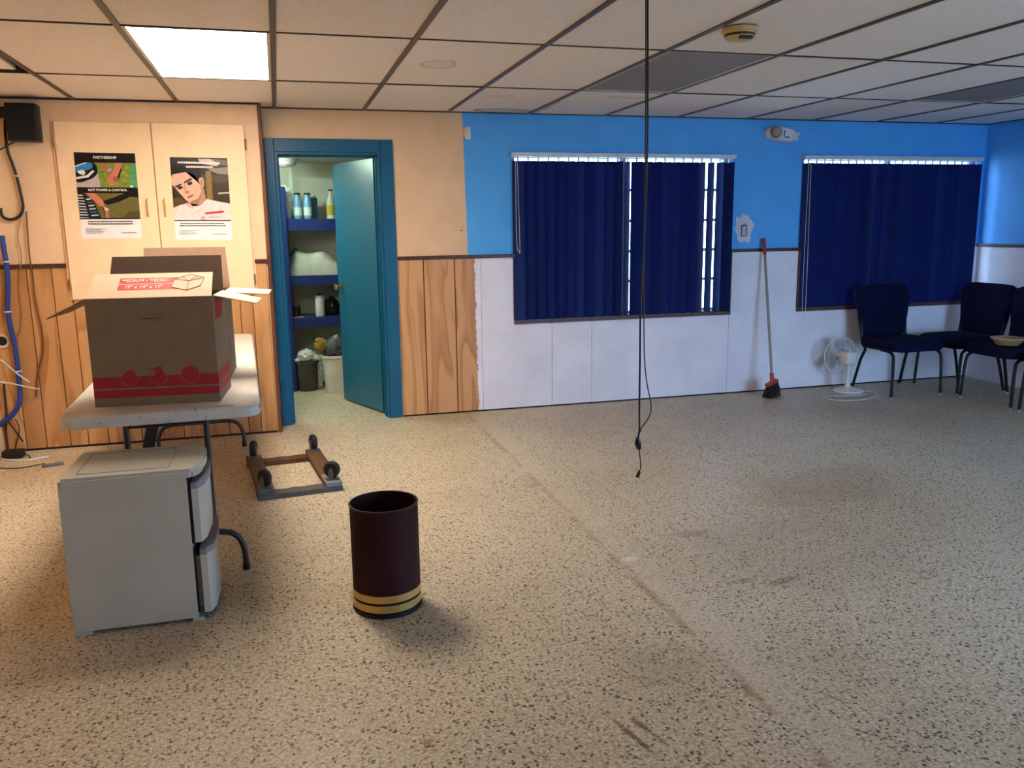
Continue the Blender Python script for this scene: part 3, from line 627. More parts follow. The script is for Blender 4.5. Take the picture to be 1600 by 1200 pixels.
def poster(name, label, x0, x1, z0, z1, layers, tilt, lines, texts):
    w, h = x1-x0, z1-z0; y0 = BAY-.0305
    t = thing(name, label, 'poster', ((x0+x1)/2, y0, (z0+z1)/2), 0, 'paper posters on the cupboard doors'); t.rotation_euler = (0, math.radians(tilt), 0)
    obj('sheet', box(-w/2, w/2, -.0006, 0, -h/2, h/2), M('poster_paper', 'ece6e2', .4, var=.03), t)
    bm = bmesh.new(); mats = []; y = -.0008
    for poly, col, sm in layers:
        m = M('print_'+col, col, .3, var=.15, scale=40)
        if m not in mats: mats.append(m)
        P = [Vector((u, v, 0)) for u, v in poly]
        if sm: P = smoothpts(P, 5, True)
        vs = [bm.verts.new(((min(max(p.x, 0), 1)-.5)*w, y, (.5-min(max(p.y, 0), 1))*h)) for p in P]
        f = bm.faces.new(vs); f.material_index = mats.index(m); y -= .00006
    me_faces = list(bm.faces); bmesh.ops.triangulate(bm, faces=me_faces)
    for f in bm.faces:
        if f.normal.y > 0: f.normal_flip()
    me = bpy.data.meshes.new('picture'); bm.to_mesh(me); bm.free()
    for m in mats: me.materials.append(m)
    o = bpy.data.objects.new('picture', me); COL.objects.link(o); o.parent = t
    bm = bmesh.new(); rnd = random.Random(4)
    for (u0, u1, v, th, col) in lines:            # lines of type too small to read
        u = u0
        while u < u1-.005:
            l = min(rnd.uniform(.015, .05), u1-u); a = [( (u-.5)*w, (.5-v+th/2)*h), ((u+l-.5)*w, (.5-v+th/2)*h), ((u+l-.5)*w, (.5-v-th/2)*h), ((u-.5)*w, (.5-v-th/2)*h)]
            bm.faces.new([bm.verts.new((p[0], y, p[1])) for p in a]).material_index = {'k': 0, 'r': 1, 'b': 2, 'w': 3}[col]; u += l+.006
    me = bpy.data.meshes.new('small_print'); bm.to_mesh(me); bm.free()
    for m in (M('ink_grey', '4f4642', .5), M('ink_red', 'b0403a', .5), M('ink_blue', '5a88b0', .5), M('ink_white', 'e8e2da', .5)): me.materials.append(m)
    o = bpy.data.objects.new('small_print', me); COL.objects.link(o); o.parent = t
    for s_, u, v, wd in texts:
        bm = text_bm(s_, .1, .0025); xsz = max(q.co.x for q in bm.verts)-min(q.co.x for q in bm.verts); k = wd*w/xsz
        xf(bm, Matrix.Translation(((u-.5)*w, y-.0002, (.5-v)*h)) @ Matrix.Rotation(PI/2, 4, 'X') @ Matrix.Diagonal((k, k*1.05, 1, 1)))
        obj('lettering', bm, M('ink_white', 'e8e2da', .5), t)
R4 = lambda a, b, c, d: [(a, b), (c, b), (c, d), (a, d)]
L1 = [(R4(0, 0, 1, .77), '160f0d', 0), (R4(0, .115, 1, .40), '7d8c35', 0), (R4(.0, .31, .38, .40), 'b9a9a4', 0), ([(.0, .24), (.36, .24), (.38, .40), (0, .40)], 'b9a9a4', 0),
      ([(.0, .115), (.3, .115), (.36, .19), (.33, .26), (.2, .315), (0, .335)], '120d10', 1), ([(.0, .165), (.1, .125), (.26, .115), (.28, .165), (.2, .2), (0, .215)], '2a86c0', 1),
      ([(.0, .155), (.18, .11), (.2, .118), (.0, .17)], 'ded6d2', 0), ([(.03, .225), (.1, .2), (.16, .225), (.12, .26)], 'e2dcd8', 1), ([(0, .285), (.18, .26), (.28, .2), (.31, .215), (.2, .285), (0, .31)], 'e2dcd8', 0),
      ([(.90, .115), (1, .115), (1, .40), (.88, .40)], '4f9a63', 0), ([(.88, .37), (.93, .38), (.92, .40), (.87, .40)], 'ddd8cf', 0)]
rn = random.Random(9)
for k in range(26): 
    u = rn.uniform(.36, .86); v = rn.uniform(.13, .385); L1.append(([(u, v), (u+.07, v-.012), (u+.075, v+.004)], rn.choice(('a3ad52', '5d7326', '8f9c3e', '4a5a20')), 0))
L1 += [([(.38, .115), (.48, .115), (.58, .2), (.62, .255), (.56, .275), (.5, .21)], 'b0614c', 0), ([(.66, .115), (.79, .115), (.73, .2), (.68, .28), (.68, .34), (.62, .36), (.52, .355), (.5, .31), (.56, .26), (.62, .2)], 'c2785a', 0),
      ([(.51, .19), (.58, .175), (.6, .2), (.53, .22)], 'a9a6b4', 0), ([(.62, .27), (.69, .29), (.68, .33), (.61, .33)], 'a05560', 1),
      (R4(0, .40, 1, .468), '120d0c', 0), (R4(0, .468, 1, .765), '6a6130', 0), ([(0, .468), (.1, .468), (.25, .56), (.36, .765), (0, .765)], '1a1c22', 0)]
for k in range(9): v = .485+k*.033; L1.append(([(.0, v), (.08+.01*k*.8, v+.004), (.09+.01*k*.8, v+.014), (0, v+.012)], 'd7d9dc', 0)); 
for k in range(6): v = .535+k*.038; L1.append(([(.13+.012*k, v), (.2+.02*k, v-.008), (.22+.02*k, v+.004), (.14+.012*k, v+.012)], ('d7d9dc', '35659a', 'cfd3d8')[k % 3], 0))
L1 += [([(1, .43), (1, .515), (.86, .51), (.66, .57), (.48, .605), (.42, .585), (.42, .555), (.62, .51), (.8, .46)], '120e0f', 0), ([(.14, .468), (.28, .468), (.38, .53), (.43, .6), (.41, .625), (.34, .62), (.24, .54)], 'c8795a', 0),
      ([(.39, .61), (.46, .64), (.49, .765), (.42, .765), (.42, .68)], 'b9705a', 0), ([(.42, .63), (.49, .65), (.47, .68), (.42, .66)], 'cfc8c2', 0), ([(.8, .69), (1, .67), (1, .765), (.7, .765)], '4e4a22', 0), (R4(0, .758, 1, .77), '0c0908', 0)]
poster('poster', 'paper poster with two photographs of clasped arms and hands over grass', -1.247, -.888, 1.380, 1.918, L1, .5,
       [(.13, .87, .800, .012, 'k'), (.13, .87, .828, .012, 'k'), (.08, .42, .887, .005, 'k'), (.08, .33, .90, .005, 'k'), (.08, .38, .918, .005, 'k'), (.08, .36, .935, .005, 'k'), (.66, .78, .932, .009, 'b'), (.78, .92, .932, .009, 'r')],
       [('PARTNERSHIP', .5, .056, .38), ('NOT POWER & CONTROL', .5, .432, .64)])
L2 = [(R4(0, 0, 1, .77), '2c241f', 0), (R4(.5, .2, 1, .6), '4e4030', 0), (R4(.6, .16, .7, .52), '8a6c38', 0), (R4(.7, .3, 1, .56), '3c3020', 0), ([(.45, .0), (1, .03), (1, .09), (.8, .08)], '6e6259', 0), ([(.48, .02), (.7, .015), (.86, .08), (.8, .1), (.55, .075)], 'cdbcb0', 0), ([(.62, .13), (1, .11), (1, .2), (.8, .19)], '8e847c', 0), ([(.8, .42), (1, .41), (1, .43), (.8, .44)], 'b5aa98', 0),
      ([(0, .5), (.2, .45), (.25, .62), (0, .66)], '5a4226', 0),
      ([(.35, .45), (.53, .36), (.58, .5), (.68, .56), (.5, .66), (.3, .62)], 'b98a70', 1),
      ([(-.02, .30), (.0, .2), (.12, .14), (.3, .14), (.42, .2), (.48, .31), (.5, .42), (.45, .515), (.36, .56), (.27, .54), (.16, .46), (.06, .37)], 'd9ae94', 1),
      ([(-.02, .36), (.02, .35), (.08, .40), (.16, .47), (.22, .53), (.1, .47), (.0, .42)], '3a2a22', 0),
      ([(0, .10), (.5, .10), (.52, .2), (.53, .27), (.51, .36), (.475, .31), (.43, .235), (.36, .19), (.26, .175), (.12, .178), (.03, .205), (0, .235)], '120d0c', 0),
      ([(.475, .26), (.53, .235), (.565, .28), (.55, .35), (.50, .36), (.485, .31)], 'c9a088', 1), ([(.5, .28), (.535, .265), (.53, .33), (.505, .34)], 'b07f66', 1),
      ([(.09, .36), (.15, .343), (.19, .365), (.13, .387)], '35251f', 1), ([(.265, .31), (.33, .288), (.365, .312), (.30, .335)], '35251f', 1), ([(.06, .345), (.16, .318), (.17, .33), (.07, .36)], '2e201a', 1), ([(.215, .295), (.33, .252), (.355, .266), (.23, .308)], '2e201a', 1),
      ([(.20, .33), (.225, .325), (.26, .40), (.22, .43)], 'c4937a', 1), ([(.22, .425), (.27, .405), (.30, .412), (.25, .437)], 'a8745e', 1), ([(.25, .478), (.32, .452), (.38, .45), (.33, .475), (.28, .492)], '9a5a50', 1), ([(.3, .535), (.44, .495), (.49, .43), (.47, .53), (.38, .575)], 'a87860', 1),
      ([(0, .61), (.12, .575), (.26, .55), (.35, .59), (.48, .575), (.6, .5), (.8, .53), (1, .555), (1, .77), (0, .77)], 'e6d2cb', 0), ([(.2, .565), (.27, .55), (.35, .6), (.3, .61)], 'd9a9a2', 1), ([(.35, .66), (.5, .62), (.52, .63), (.37, .68)], 'd4bdb6', 0),
      ([(.54, .665), (.87, .64), (.89, .665), (.55, .69)], 'b4363c', 0), ([(.47, .72), (.54, .71), (.54, .765), (.47, .765)], 'd8a0a0', 1), (R4(0, .758, 1, .768), '2a2322', 0)]
for k in range(7): u = .60+k*.033; L2.append(([(u, .73), (u+.02, .705), (u+.026, .709), (u+.008, .735)], '8a8480', 0))
poster('poster', 'paper poster with a portrait of a person in a white shirt', -.681, -.325, 1.362, 1.893, L2, .6,
       [(.13, .86, .062, .022, 'w'), (.27, .74, .112, .020, 'w'), (.10, .88, .80, .011, 'k'), (.08, .90, .827, .011, 'k'), (.07, .42, .888, .004, 'k'), (.07, .33, .902, .004, 'k'), (.07, .4, .918, .004, 'k'), (.07, .34, .934, .004, 'k'), (.65, .77, .93, .008, 'b'), (.77, .92, .93, .008, 'r')], [])

# ------------------------------------------------------------------ folding table, boxes, drawer cabinet
def table():
    t = thing('folding_table', 'off-white plastic folding table under the cardboard boxes', 'table', (-.555, -1.64, 0), 2.2)
    w, l, z1 = .735, 2.44, .742
    bm = bmesh.new(); pl = rounded(w, l, .07, 6); prof = [(0, z1-.045), (.004, z1-.048), (.0, z1-.03), (-.006, z1-.008), (.012-.018, z1-.003), (-.014, z1)]
    rings = []
    for off, z in ((-.02, z1-.046), (-.004, z1-.046), (0, z1-.036), (0, z1-.012), (-.004, z1-.004), (-.012, z1)):
        k = (w/2+off)/(w/2); k2 = (l/2+off)/(l/2); rings.append([bm.verts.new((x*k, y*k2, z)) for x, y in pl])
    for A, B in zip(rings, rings[1:]):
        for i in range(len(pl)): bm.faces.new((A[i], A[(i+1) % len(pl)], B[(i+1) % len(pl)], B[i]))
    bm.faces.new(rings[0][::-1]); bm.faces.new(rings[-1])
    s = N('marked_table_plastic'); v = s.coord(); c = s.ramp(s.noise(v, 7, 5, .7), [(.3, lin('c3beb2')), (.7, lin('d6d2c8'))])
    c = s.mix(s.math('MULTIPLY', s.step(s.noise(s.coord((1, .5, 1)), 42, 3, .6), .66, .70), .75), c, lin('4c4440'))
    s.bump(s.noise(v, 300), .2, .002)
    obj('tabletop', bm, s.fin(c, .5), t, True)
    mt = M('grey_steel_tube', '3f3e40', .4, .5)
    for y in (-1.06, 1.10):
        for sx in (-1, 1): obj('leg_tube', tube([(sx*.15, y, .70), (sx*.15, y, .21)], .0125, 10), mt, t, True)
        obj('foot_bow', tube([(-.265, y, .006), (-.262, y, .09), (-.235, y, .155), (-.17, y, .18), (0, y, .182), (.17, y, .18), (.235, y, .155), (.262, y, .09), (.265, y, .006)], .0125, 10, 4), mt, t, True)
        for sx in (-1, 1): obj('foot_cap', lathe([(0, 0), (.015, 0), (.015, .03), (0, .03)], 14, (sx*.265, y, 0)), m_black, t, True)
        obj('cross_bar', tube([(-.15, y, .66), (.15, y, .66)], .01, 8), mt, t, True)
    obj('brace', xf(box(-.035, .035, -.012, .012, -.16, .16, .006), Matrix.Translation((-.29, .92, .15)) @ Matrix.Rotation(.25, 4, 'Y')), m_black, t)
    obj('blue_smear', xf(box(-.04, .03, -.003, .004, 0, .0015), Matrix.Translation((.24, -1.19, .7415))), M('blue_paint_smear', '1c4a8a', .5), t)
table()
m_card = M('kraft_card', '8a7154', .85, var=.08, scale=14, bump=.1, bscale=60); m_cardshade = M('kraft_card_shaded', '5a4636', .9, var=.08)  # back flap's card is a darker copy, its shaded face put into the colour
m_cardlit = M('lit_flap_card', 'e6c6a6', .7, var=.04); m_red = M('printed_red', 'a8242c', .6, var=.08); m_redb = M('printed_bright_red', 'd04048', .6, var=.05); m_whitep = M('printed_white', 'ead3c0', .6)  # flap card is a lighter copy, its lit top painted into the colour
def flap(L, d, ang, t=.004):
    """flap hinged on the x axis, length L, reach d in +y, raised by ang degrees, with cut corners"""
    c = .012; bm = prism([(-L/2+.002, 0), (L/2-.002, 0), (L/2-c, d), (-L/2+c, d)], 'z', -t/2, t/2)
    return xf(bm, Matrix.Rotation(math.radians(ang), 4, 'X'))
def carton(label, loc, rz, w, d, h, flaps, printed):
    t = thing('cardboard_box', label, 'box', loc, rz, 'moving boxes on the folding table'); e = .004
    obj('bottom', box(-w/2, w/2, -d/2, d/2, .0, e), m_card, t)
    obj('side_panel', box(-w/2, w/2, -d/2, -d/2+e, e, h), m_card, t); obj('side_panel', box(-w/2, w/2, d/2-e, d/2, e, h), m_card, t)
    obj('side_panel', box(-w/2, -w/2+e, -d/2+e, d/2-e, e, h), m_card, t); obj('side_panel', box(w/2-e, w/2, -d/2+e, d/2-e, e, h), m_card, t)
    fl = {}
    for name, ang, cut in flaps:           # hinged on front, back, left, right
        L, reach = (w, d/2) if name in 'fb' else (d*cut, d/2)
        m = {'f': Matrix.Translation((0, -d/2+e/2, h)), 'b': Matrix.Translation((0, d/2-e/2, h)) @ Matrix.Rotation(PI, 4, 'Z'), 'l': Matrix.Translation((-w/2+e/2, 0, h)) @ Matrix.Rotation(-PI/2, 4, 'Z'), 'r': Matrix.Translation((w/2-e/2, 0, h)) @ Matrix.Rotation(PI/2, 4, 'Z')}[name]
        mm = m @ Matrix.Rotation(math.radians(ang), 4, 'X')
        fl[name] = (obj('flap', xf(flap(L, reach, ang), m), (m_cardlit if printed or name == 'r' else m_card) if name in 'fr' else (m_cardshade if printed else M('lit_pinkish_card', 'c8a287', .8)) if name == 'b' else m_card, t), mm)  # plain box's upright back flap has its lit face painted in as pinkish card
    if printed:
        yb = -d/2-.0006
        def pr(name, bm, m): return obj(name, bm, m, t)
        for a, b in ((.082, .045+.084-.045), (.0, 0)): pass
        pr('red_band', boxes([(-w/2, w/2, yb, -d/2, .074, .118), (-w/2, w/2, yb, -d/2, .035, .066), (w/2, w/2+.0006, -d/2, d/2, .074, .118), (w/2, w/2+.0006, -d/2, d/2, .035, .066)]), m_red)
        for i, cx in enumerate((-.10, .01, .13)):
            bm = tube([(cx+.036*math.cos(2*PI*k/24), yb, .118+.036*math.sin(2*PI*k/24)) for k in range(24)], .0015, 4, closed=True); pr('emblem_ring', bm, M('faded_red_ink', 'b4524a', .6))
        pr('emblem', prism([(-.125, .118), (-.11, .14), (-.085, .146), (-.074, .13), (-.078, .118)], 'y', yb-.0003, -d/2), m_red)
        pr('emblem', prism([(-.03, .149), (.0, .146), (.008, .155), (.03, .152), (.026, .142), (.035, .118), (-.005, .118), (.002, .138), (-.02, .143)], 'y', yb-.0003, -d/2), m_red)
        pr('emblem', prism([(.096, .118), (.101, .138), (.13, .153), (.16, .138), (.165, .118)], 'y', yb-.0003, -d/2), m_red)
        bm = bmesh.new()
        for k in range(9): x = -.035+k*.0088; bx(bm, x, x+.006, yb, -d/2, .345-.002, .345+.003)
        pr('small_print', bm, M('dark_ink', '4a3a2c', .6))
        pr('red_mark', box(w/2, w/2+.0006, -.12, .06, .33, .41), m_red)
        # red title block and carton drawing on the front flap
        f, mm = fl['f']; zt = .0024
        def fp(name, bm, m): return obj(name, xf(bm, mm), m, f)
        fp('title_block', boxes([(-.125, .125, .096, .134, .002, zt), (-.125, .125, .052, .090, .002, zt)]), m_redb)
        for s_, y, wd in (('MEDIUM / MEDIO', .115, .17), ('19" x 14" x 17"', .071, .14)):
            bm = text_bm(s_, .1, .002); xs_ = [q.co.x for q in bm.verts]; k = wd/(max(xs_)-min(xs_))
            fp('lettering', xf(bm, Matrix.Translation((-.03, y, zt+.0004)) @ Matrix.Diagonal((k, k*1.3, 1, 1))), m_whitep)
        hx = [(.14, .152), (.195, .128), (.185, .070), (.135, .042), (.075, .066), (.082, .122)]
        fp('carton_drawing', prism(hx, 'z', zt, zt+.0005), m_cardlit)
        ln = [hx+[hx[0]], [hx[5], (.137, .105), hx[1]], [(.137, .105), hx[3]], [(.137, .105), (.112, .136)], [(.137, .105), (.168, .139)]]
        bm = bmesh.new()
        for q in ln: tube([(a, b, zt+.0008) for a, b in q], .0011, 4, bm=bm)
        fp('drawing_lines', bm, m_redb)
    return t
ang = 4.5
carton('open cardboard box with red title on its raised flap, nearer one', (-.522, -2.535, .742), -ang, .472, .335, .427, [('f', 31, 1), ('b', 118, 1), ('l', 206, .95), ('r', 193, .8)], True)
carton('cardboard box behind the printed box, a pale flap standing upright', (-.482, -2.03, .742), -2, .40, .40, .402, [('f', 12, 1), ('b', 93, 1), ('l', 262, .9), ('r', 184, .75)], False)
tag(obj('ball_knob', lathe([(0, 0), (.012, 0), (.02, .012), (.021, .024), (.014, .036), (0, .04)], 16), m_white, None, True), 'small white knob at the far end of the folding table', 'knob').location = (-.37, -.55, .7425)
def cabinet():
    t = thing('drawer_cabinet', 'off-white plastic two-drawer cabinet standing before the folding table', 'cabinet', (-.61, -2.945, 0))
    mw = M('aged_white_plastic', 'c6c5b9', .45, var=.06, scale=5); mg = M('grey_handle_plastic', '8f9098', .45)
    x0, x1, y0, y1, h = -.215, .205, -.195, .195, .583
    obj('lower_shell', box(x0, x1, y0, y1, .012, .2945, .0015, 1), mw, t); obj('upper_shell', box(x0+.0006, x1, y0+.0006, y1-.0006, .2945, h-.03, .0008, 1), mw, t)
    bm = prism([(x0, y0), (x1+.02, y0), (x1+.045, y0+.05), (x1+.055, 0), (x1+.045, y1-.05), (x1+.02, y1), (x0, y1)], 'z', h-.03, h)
    bmesh.ops.bevel(bm, geom=[e for e in bm.edges if e.verts[0].co.z > h-.01 or e.verts[1].co.z > h-.01], offset=.010, segments=2, affect='EDGES'); xf(bm, Matrix.Translation((0, 0, -.0005))); obj('top_cap', bm, mw, t, True)
    bm = bmesh.new()
    for a in ((x0+.05, x1-.06, y0+.05, y0+.055), (x0+.05, x1-.06, y1-.055, y1-.05), (x0+.05, x0+.055, y0+.055, y1-.055), (x1-.065, x1-.06, y0+.055, y1-.055)): bx(bm, *a, h, h+.0015)
    obj('top_groove', bm, M('grime', 'b0aca0', .7), t)
    for q in ((x0, x0+.06, y0, y0+.02), (x0, x0+.06, y1-.02, y1), (x1-.02, x1+.02, y0, y0+.02), (x1-.02, x1+.02, y1-.02, y1)): obj('foot', box(*q, 0, .0118), mw, t)
    obj('under_gap_shade', box(x0+.02, x1-.02, y0+.03, y1-.03, 0, .0118), m_black, t)  # black block standing in for the shade in the gap under the cabinet
    for z0, z1, out in ((.305, h-.045, .0), (.03, .285, .012)):
        d = obj('drawer', prism([(x1+.012+out, y0+.002), (x1+.035+out, y0+.002), (x1+.05+out, y0+.05), (x1+.058+out, 0), (x1+.05+out, y1-.05), (x1+.035+out, y1-.002), (x1+.012+out, y1-.002)], 'z', z0, z1-.03), mw, t, True)
        obj('drawer_box', box(x1-.01, x1+.0115+out, y0+.012, y1-.012, z0+.015, z1-.035), M('drawer_inner_grey', '7e8084', .6), d)
        obj('handle', prism([(x1+.012+out, y0+.002), (x1+.032+out, y0+.002), (x1+.056+out, y0+.05), (x1+.066+out, 0), (x1+.056+out, y1-.05), (x1+.032+out, y1-.002), (x1+.012+out, y1-.002)], 'z', z1-.03, z1-.008), mg, d, True)
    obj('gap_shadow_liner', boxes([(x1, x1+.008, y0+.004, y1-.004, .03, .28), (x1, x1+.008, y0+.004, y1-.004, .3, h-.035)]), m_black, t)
cabinet()

# ------------------------------------------------------------------ dolly and waste bin
def dolly():
    A, B, Cc, Dd = Vector((-.20, -1.78)), Vector((.235, -1.735)), Vector((-.325, -1.03)), Vector((.125, -.90))
    t = thing('furniture_dolly', 'wooden furniture dolly lying upside down with its casters up', 'dolly', (-.04, -1.36, 0), 6.5)
    wd = wood_mat('worn_dolly_wood', '66492f', '4c3524', .7); gp = M('grey_painted_wood', '52524e', .7, var=.2, scale=30); rub = M('black_rubber', '151312', .6); st = M('dull_steel', '6f6d6a', .4, .7)
    w2, l2 = .225, .385
    # cross pieces on the floor, then the two rails across them (its underside is up)
    for y, mm in ((-l2+.045, gp), (l2-.05, wd)):
        bm = bmesh.new(); n = 14; top = []
        for k in range(n+1):
            x = -w2+2*w2*k/n; e = .007*math.sin(k*1.7+y*9) if 0 < k < n else 0
            top.append((x, .045+e))
        obj('cross_board', prism([(-w2, -.045), (w2, -.045)]+top[::-1], 'z', 0, .028), mm, t).location = (0, y, 0)
    for sx in (-1, 1):
        obj('rail', box(sx*w2-.0 if sx < 0 else w2-.09, -w2+.09 if sx < 0 else w2, -l2, l2, .0285, .056, .005, 1), wd, t)
        obj('grey_end', box(-w2+.001 if sx < 0 else w2-.089, -w2+.089 if sx < 0 else w2-.001, -l2-.0008, -l2+.17 if sx > 0 else -l2+.09, .029, .0568, .003, 1), M('pale_grey_paint', '75828a', .6, var=.2, scale=30) if sx > 0 else gp, t)
        for sy in (-1, 1):
            cx, cy = sx*(w2-.045), sy*(l2-.055)
            c = obj('caster', box(cx-.035, cx+.035, cy-.03, cy+.03, .0572, .061, .001, 1), st, t)
            ra = rotm((35, -20, 60, 10)[(sx+1)+(sy+1)//2], 'Z', (cx, cy, 0))
            obj('fork', xf(boxes([(cx-.021, cx-.018, cy-.014, cy+.014, .061, .108), (cx+.018, cx+.021, cy-.014, cy+.014, .061, .108), (cx-.021, cx+.021, cy-.014, cy+.014, .061, .066)]), ra), st, c)
            wbm = lathe([(0, -.016), (.039, -.016), (.046, -.009), (.046, .009), (.039, .016), (0, .016)], 24); xf(wbm, Matrix.Translation((cx, cy, .114)) @ Matrix.Rotation(PI/2, 4, 'Y')); obj('wheel', xf(wbm, ra), rub, c, True)
            hb = lathe([(0, -.019), (.010, -.019), (.010, .019), (0, .019)], 12); xf(hb, Matrix.Translation((cx, cy, .114)) @ Matrix.Rotation(PI/2, 4, 'Y')); obj('hub', xf(hb, ra), st, c, True)
dolly()
def wastebin():
    t = thing('waste_bin', 'tall maroon cylindrical waste bin with two gold bands', 'waste bin', (.288, -3.205, 0)); r = .128
    s = N('maroon_leatherette'); v = s.coord(); vo = s.n('TexVoronoi'); s.set(vo.inputs['Vector'], v); vo.inputs['Scale'].default_value = 260; s.bump(vo.outputs['Distance'], .3, .002)
    m = s.fin(s.ramp(s.noise(v, 60), [(.3, lin('2b0b0e')), (.7, lin('380f14'))]), .62, 0, .2)
    h = .415
    obj('body', lathe([(r-.006, .014), (r, .014), (r, h-.004), (r-.004, h-.004), (r-.004, .018), (0, .018), (0, .014), (r-.006, .014)], 56), m, t, True)
    obj('rim', lathe([(r-.005, h-.007), (r+.002, h-.007), (r+.003, h-.003), (r+.001, h), (r-.004, h)], 56), M('dark_rim', '201214', .35), t, True)
    for z0, z1 in ((.022, .05), (.06, .088)): obj('gold_band', lathe([(r+.0005, z0), (r+.002, z0), (r+.002, z1), (r+.0005, z1)], 56), M('satin_gold', 'd0ae66', .34, .6, var=.1), t, True)
    obj('base', lathe([(0, 0), (r+.003, 0), (r+.004, .006), (r+.003, .014), (0, .014)], 56), m_black, t, True)
wastebin()

# ------------------------------------------------------------------ chairs, bowl, fan, broom
m_navy = fabric('navy_chair_fabric', (.003, .0048, .030, 1)); m_tube = M('navy_black_tube', '0b0d16', .5, 0)
def cushion(w, d, h, r, dome=.012, n=12):
    """rounded upholstered pad: a squashed super-ellipsoid box, centred"""
    t = bmesh.new(); bmesh.ops.create_cube(t, size=2); bmesh.ops.subdivide_edges(t, edges=list(t.edges), cuts=7, use_grid_fill=True)
    for v in t.verts:
        x, y, z = v.co; e = 7.0
        k = (abs(x)**e+abs(y)**e+abs(z)**e)**(1/e); q = Vector((x, y, z))/max(k, 1e-6)*max(abs(x), abs(y), abs(z))
        v.co = Vector((q.x*w/2, q.y*d/2, q.z*h/2+(dome*(1-x*x)*(1-y*y) if z > 0 else 0)))
    return t
def make_chair(label):
    t = thing('banquet_chair', label, 'chair', (0, 0, 0), 0, 'navy banquet chairs')
    s = cushion(.52, .47, .085, .03)
    for v in s.verts:
        if v.co.y < -.12: v.co.z -= .35*(v.co.y+.12)**2*4
        v.co.x *= 1-.05*max(0, v.co.y/.24)
    obj('seat', xf(s, Matrix.Translation((0, -.02, .425))), m_navy, t, True)
    b = cushion(.5, .47, .06, .03, .010)
    for v in b.verts:                                   # flares towards the top, with a lumbar crease
        u = (v.co.y+.235)/.47; v.co.x *= .84+.26*min(1, max(0, u*1.2))
        v.co.z += -.012*math.exp(-((u-.32)/.05)**2)+.02*math.sin(u*PI)
    xf(b, Matrix.Translation((0, .232, .66)) @ Matrix.Rotation(math.radians(82), 4, 'X'))
    obj('backrest', b, m_navy, t, True)
    for sx in (-1, 1):
        l1 = obj('leg', tube([(sx*.215, -.05, .375), (sx*.225, -.14, .375), (sx*.232, -.195, .36), (sx*.238, -.222, .30), (sx*.247, -.236, .012)], .0125, 10, 4), m_tube, t, True)
        l2 = obj('leg', tube([(sx*.225, .20, .62), (sx*.225, .175, .42), (sx*.225, .13, .36), (sx*.235, .17, .26), (sx*.247, .236, .012)], .0125, 10, 4), m_tube, t, True)
        for l, y in ((l1, -.236), (l2, .236)): obj('glide', lathe([(0, 0), (.015, 0), (.015, .014), (0, .014)], 12, (sx*.247, y, 0)), M('pale_glide', '9a9a98', .5), l, True)
    obj('seat_frame', boxes([(-.23, .23, -.16, -.14, .372, .388), (-.23, .23, .13, .15, .372, .388), (-.23, -.21, -.14, .13, .372, .388), (.21, .23, -.14, .13, .372, .388)]), m_tube, t)
    obj('tag', box(-.008, .008, -.252, -.246, .384, .394), m_white, t)
    return t
ch = make_chair('navy padded chair facing the room beneath the second window')
ch.location = (4.945, -.395, 0); ch.rotation_euler = (0, 0, math.radians(1.5))
dup(ch, (5.545, -.44, 0), -90, 'navy padded chair squeezed into the far right corner')
dup(ch, (5.515, -1.0, 0), -90, 'navy padded chair with the bowl on it, against the right wall')
dup(ch, (5.515, -1.57, 0), -90, 'navy padded chair cut off by the right edge of the photo')
p = atz(1571, 538, .478)
t = thing('bowl', 'shallow tan bowl lying on a navy chair seat', 'bowl', (p.x+.02, p.y, .474)); mb = M('tan_bowl', 'b08a62', .5); 
obj('body', lathe([(0, 0), (.075, 0), (.08, .004), (.112, .045), (.118, .052), (.112, .052), (.075, .01), (0, .008)], 36), mb, t, True); obj('rim', lathe([(.112, .052), (.12, .05), (.122, .054), (.113, .056)], 36), M('pale_rim', 'd8c8ae', .4), t, True)
obj('lid_edge', xf(lathe([(0, 0), (.05, 0), (.05, .003), (0, .003)], 20), Matrix.Translation((.09, -.06, .048)) @ Matrix.Rotation(.15, 4, 'X')), mb, t, True)
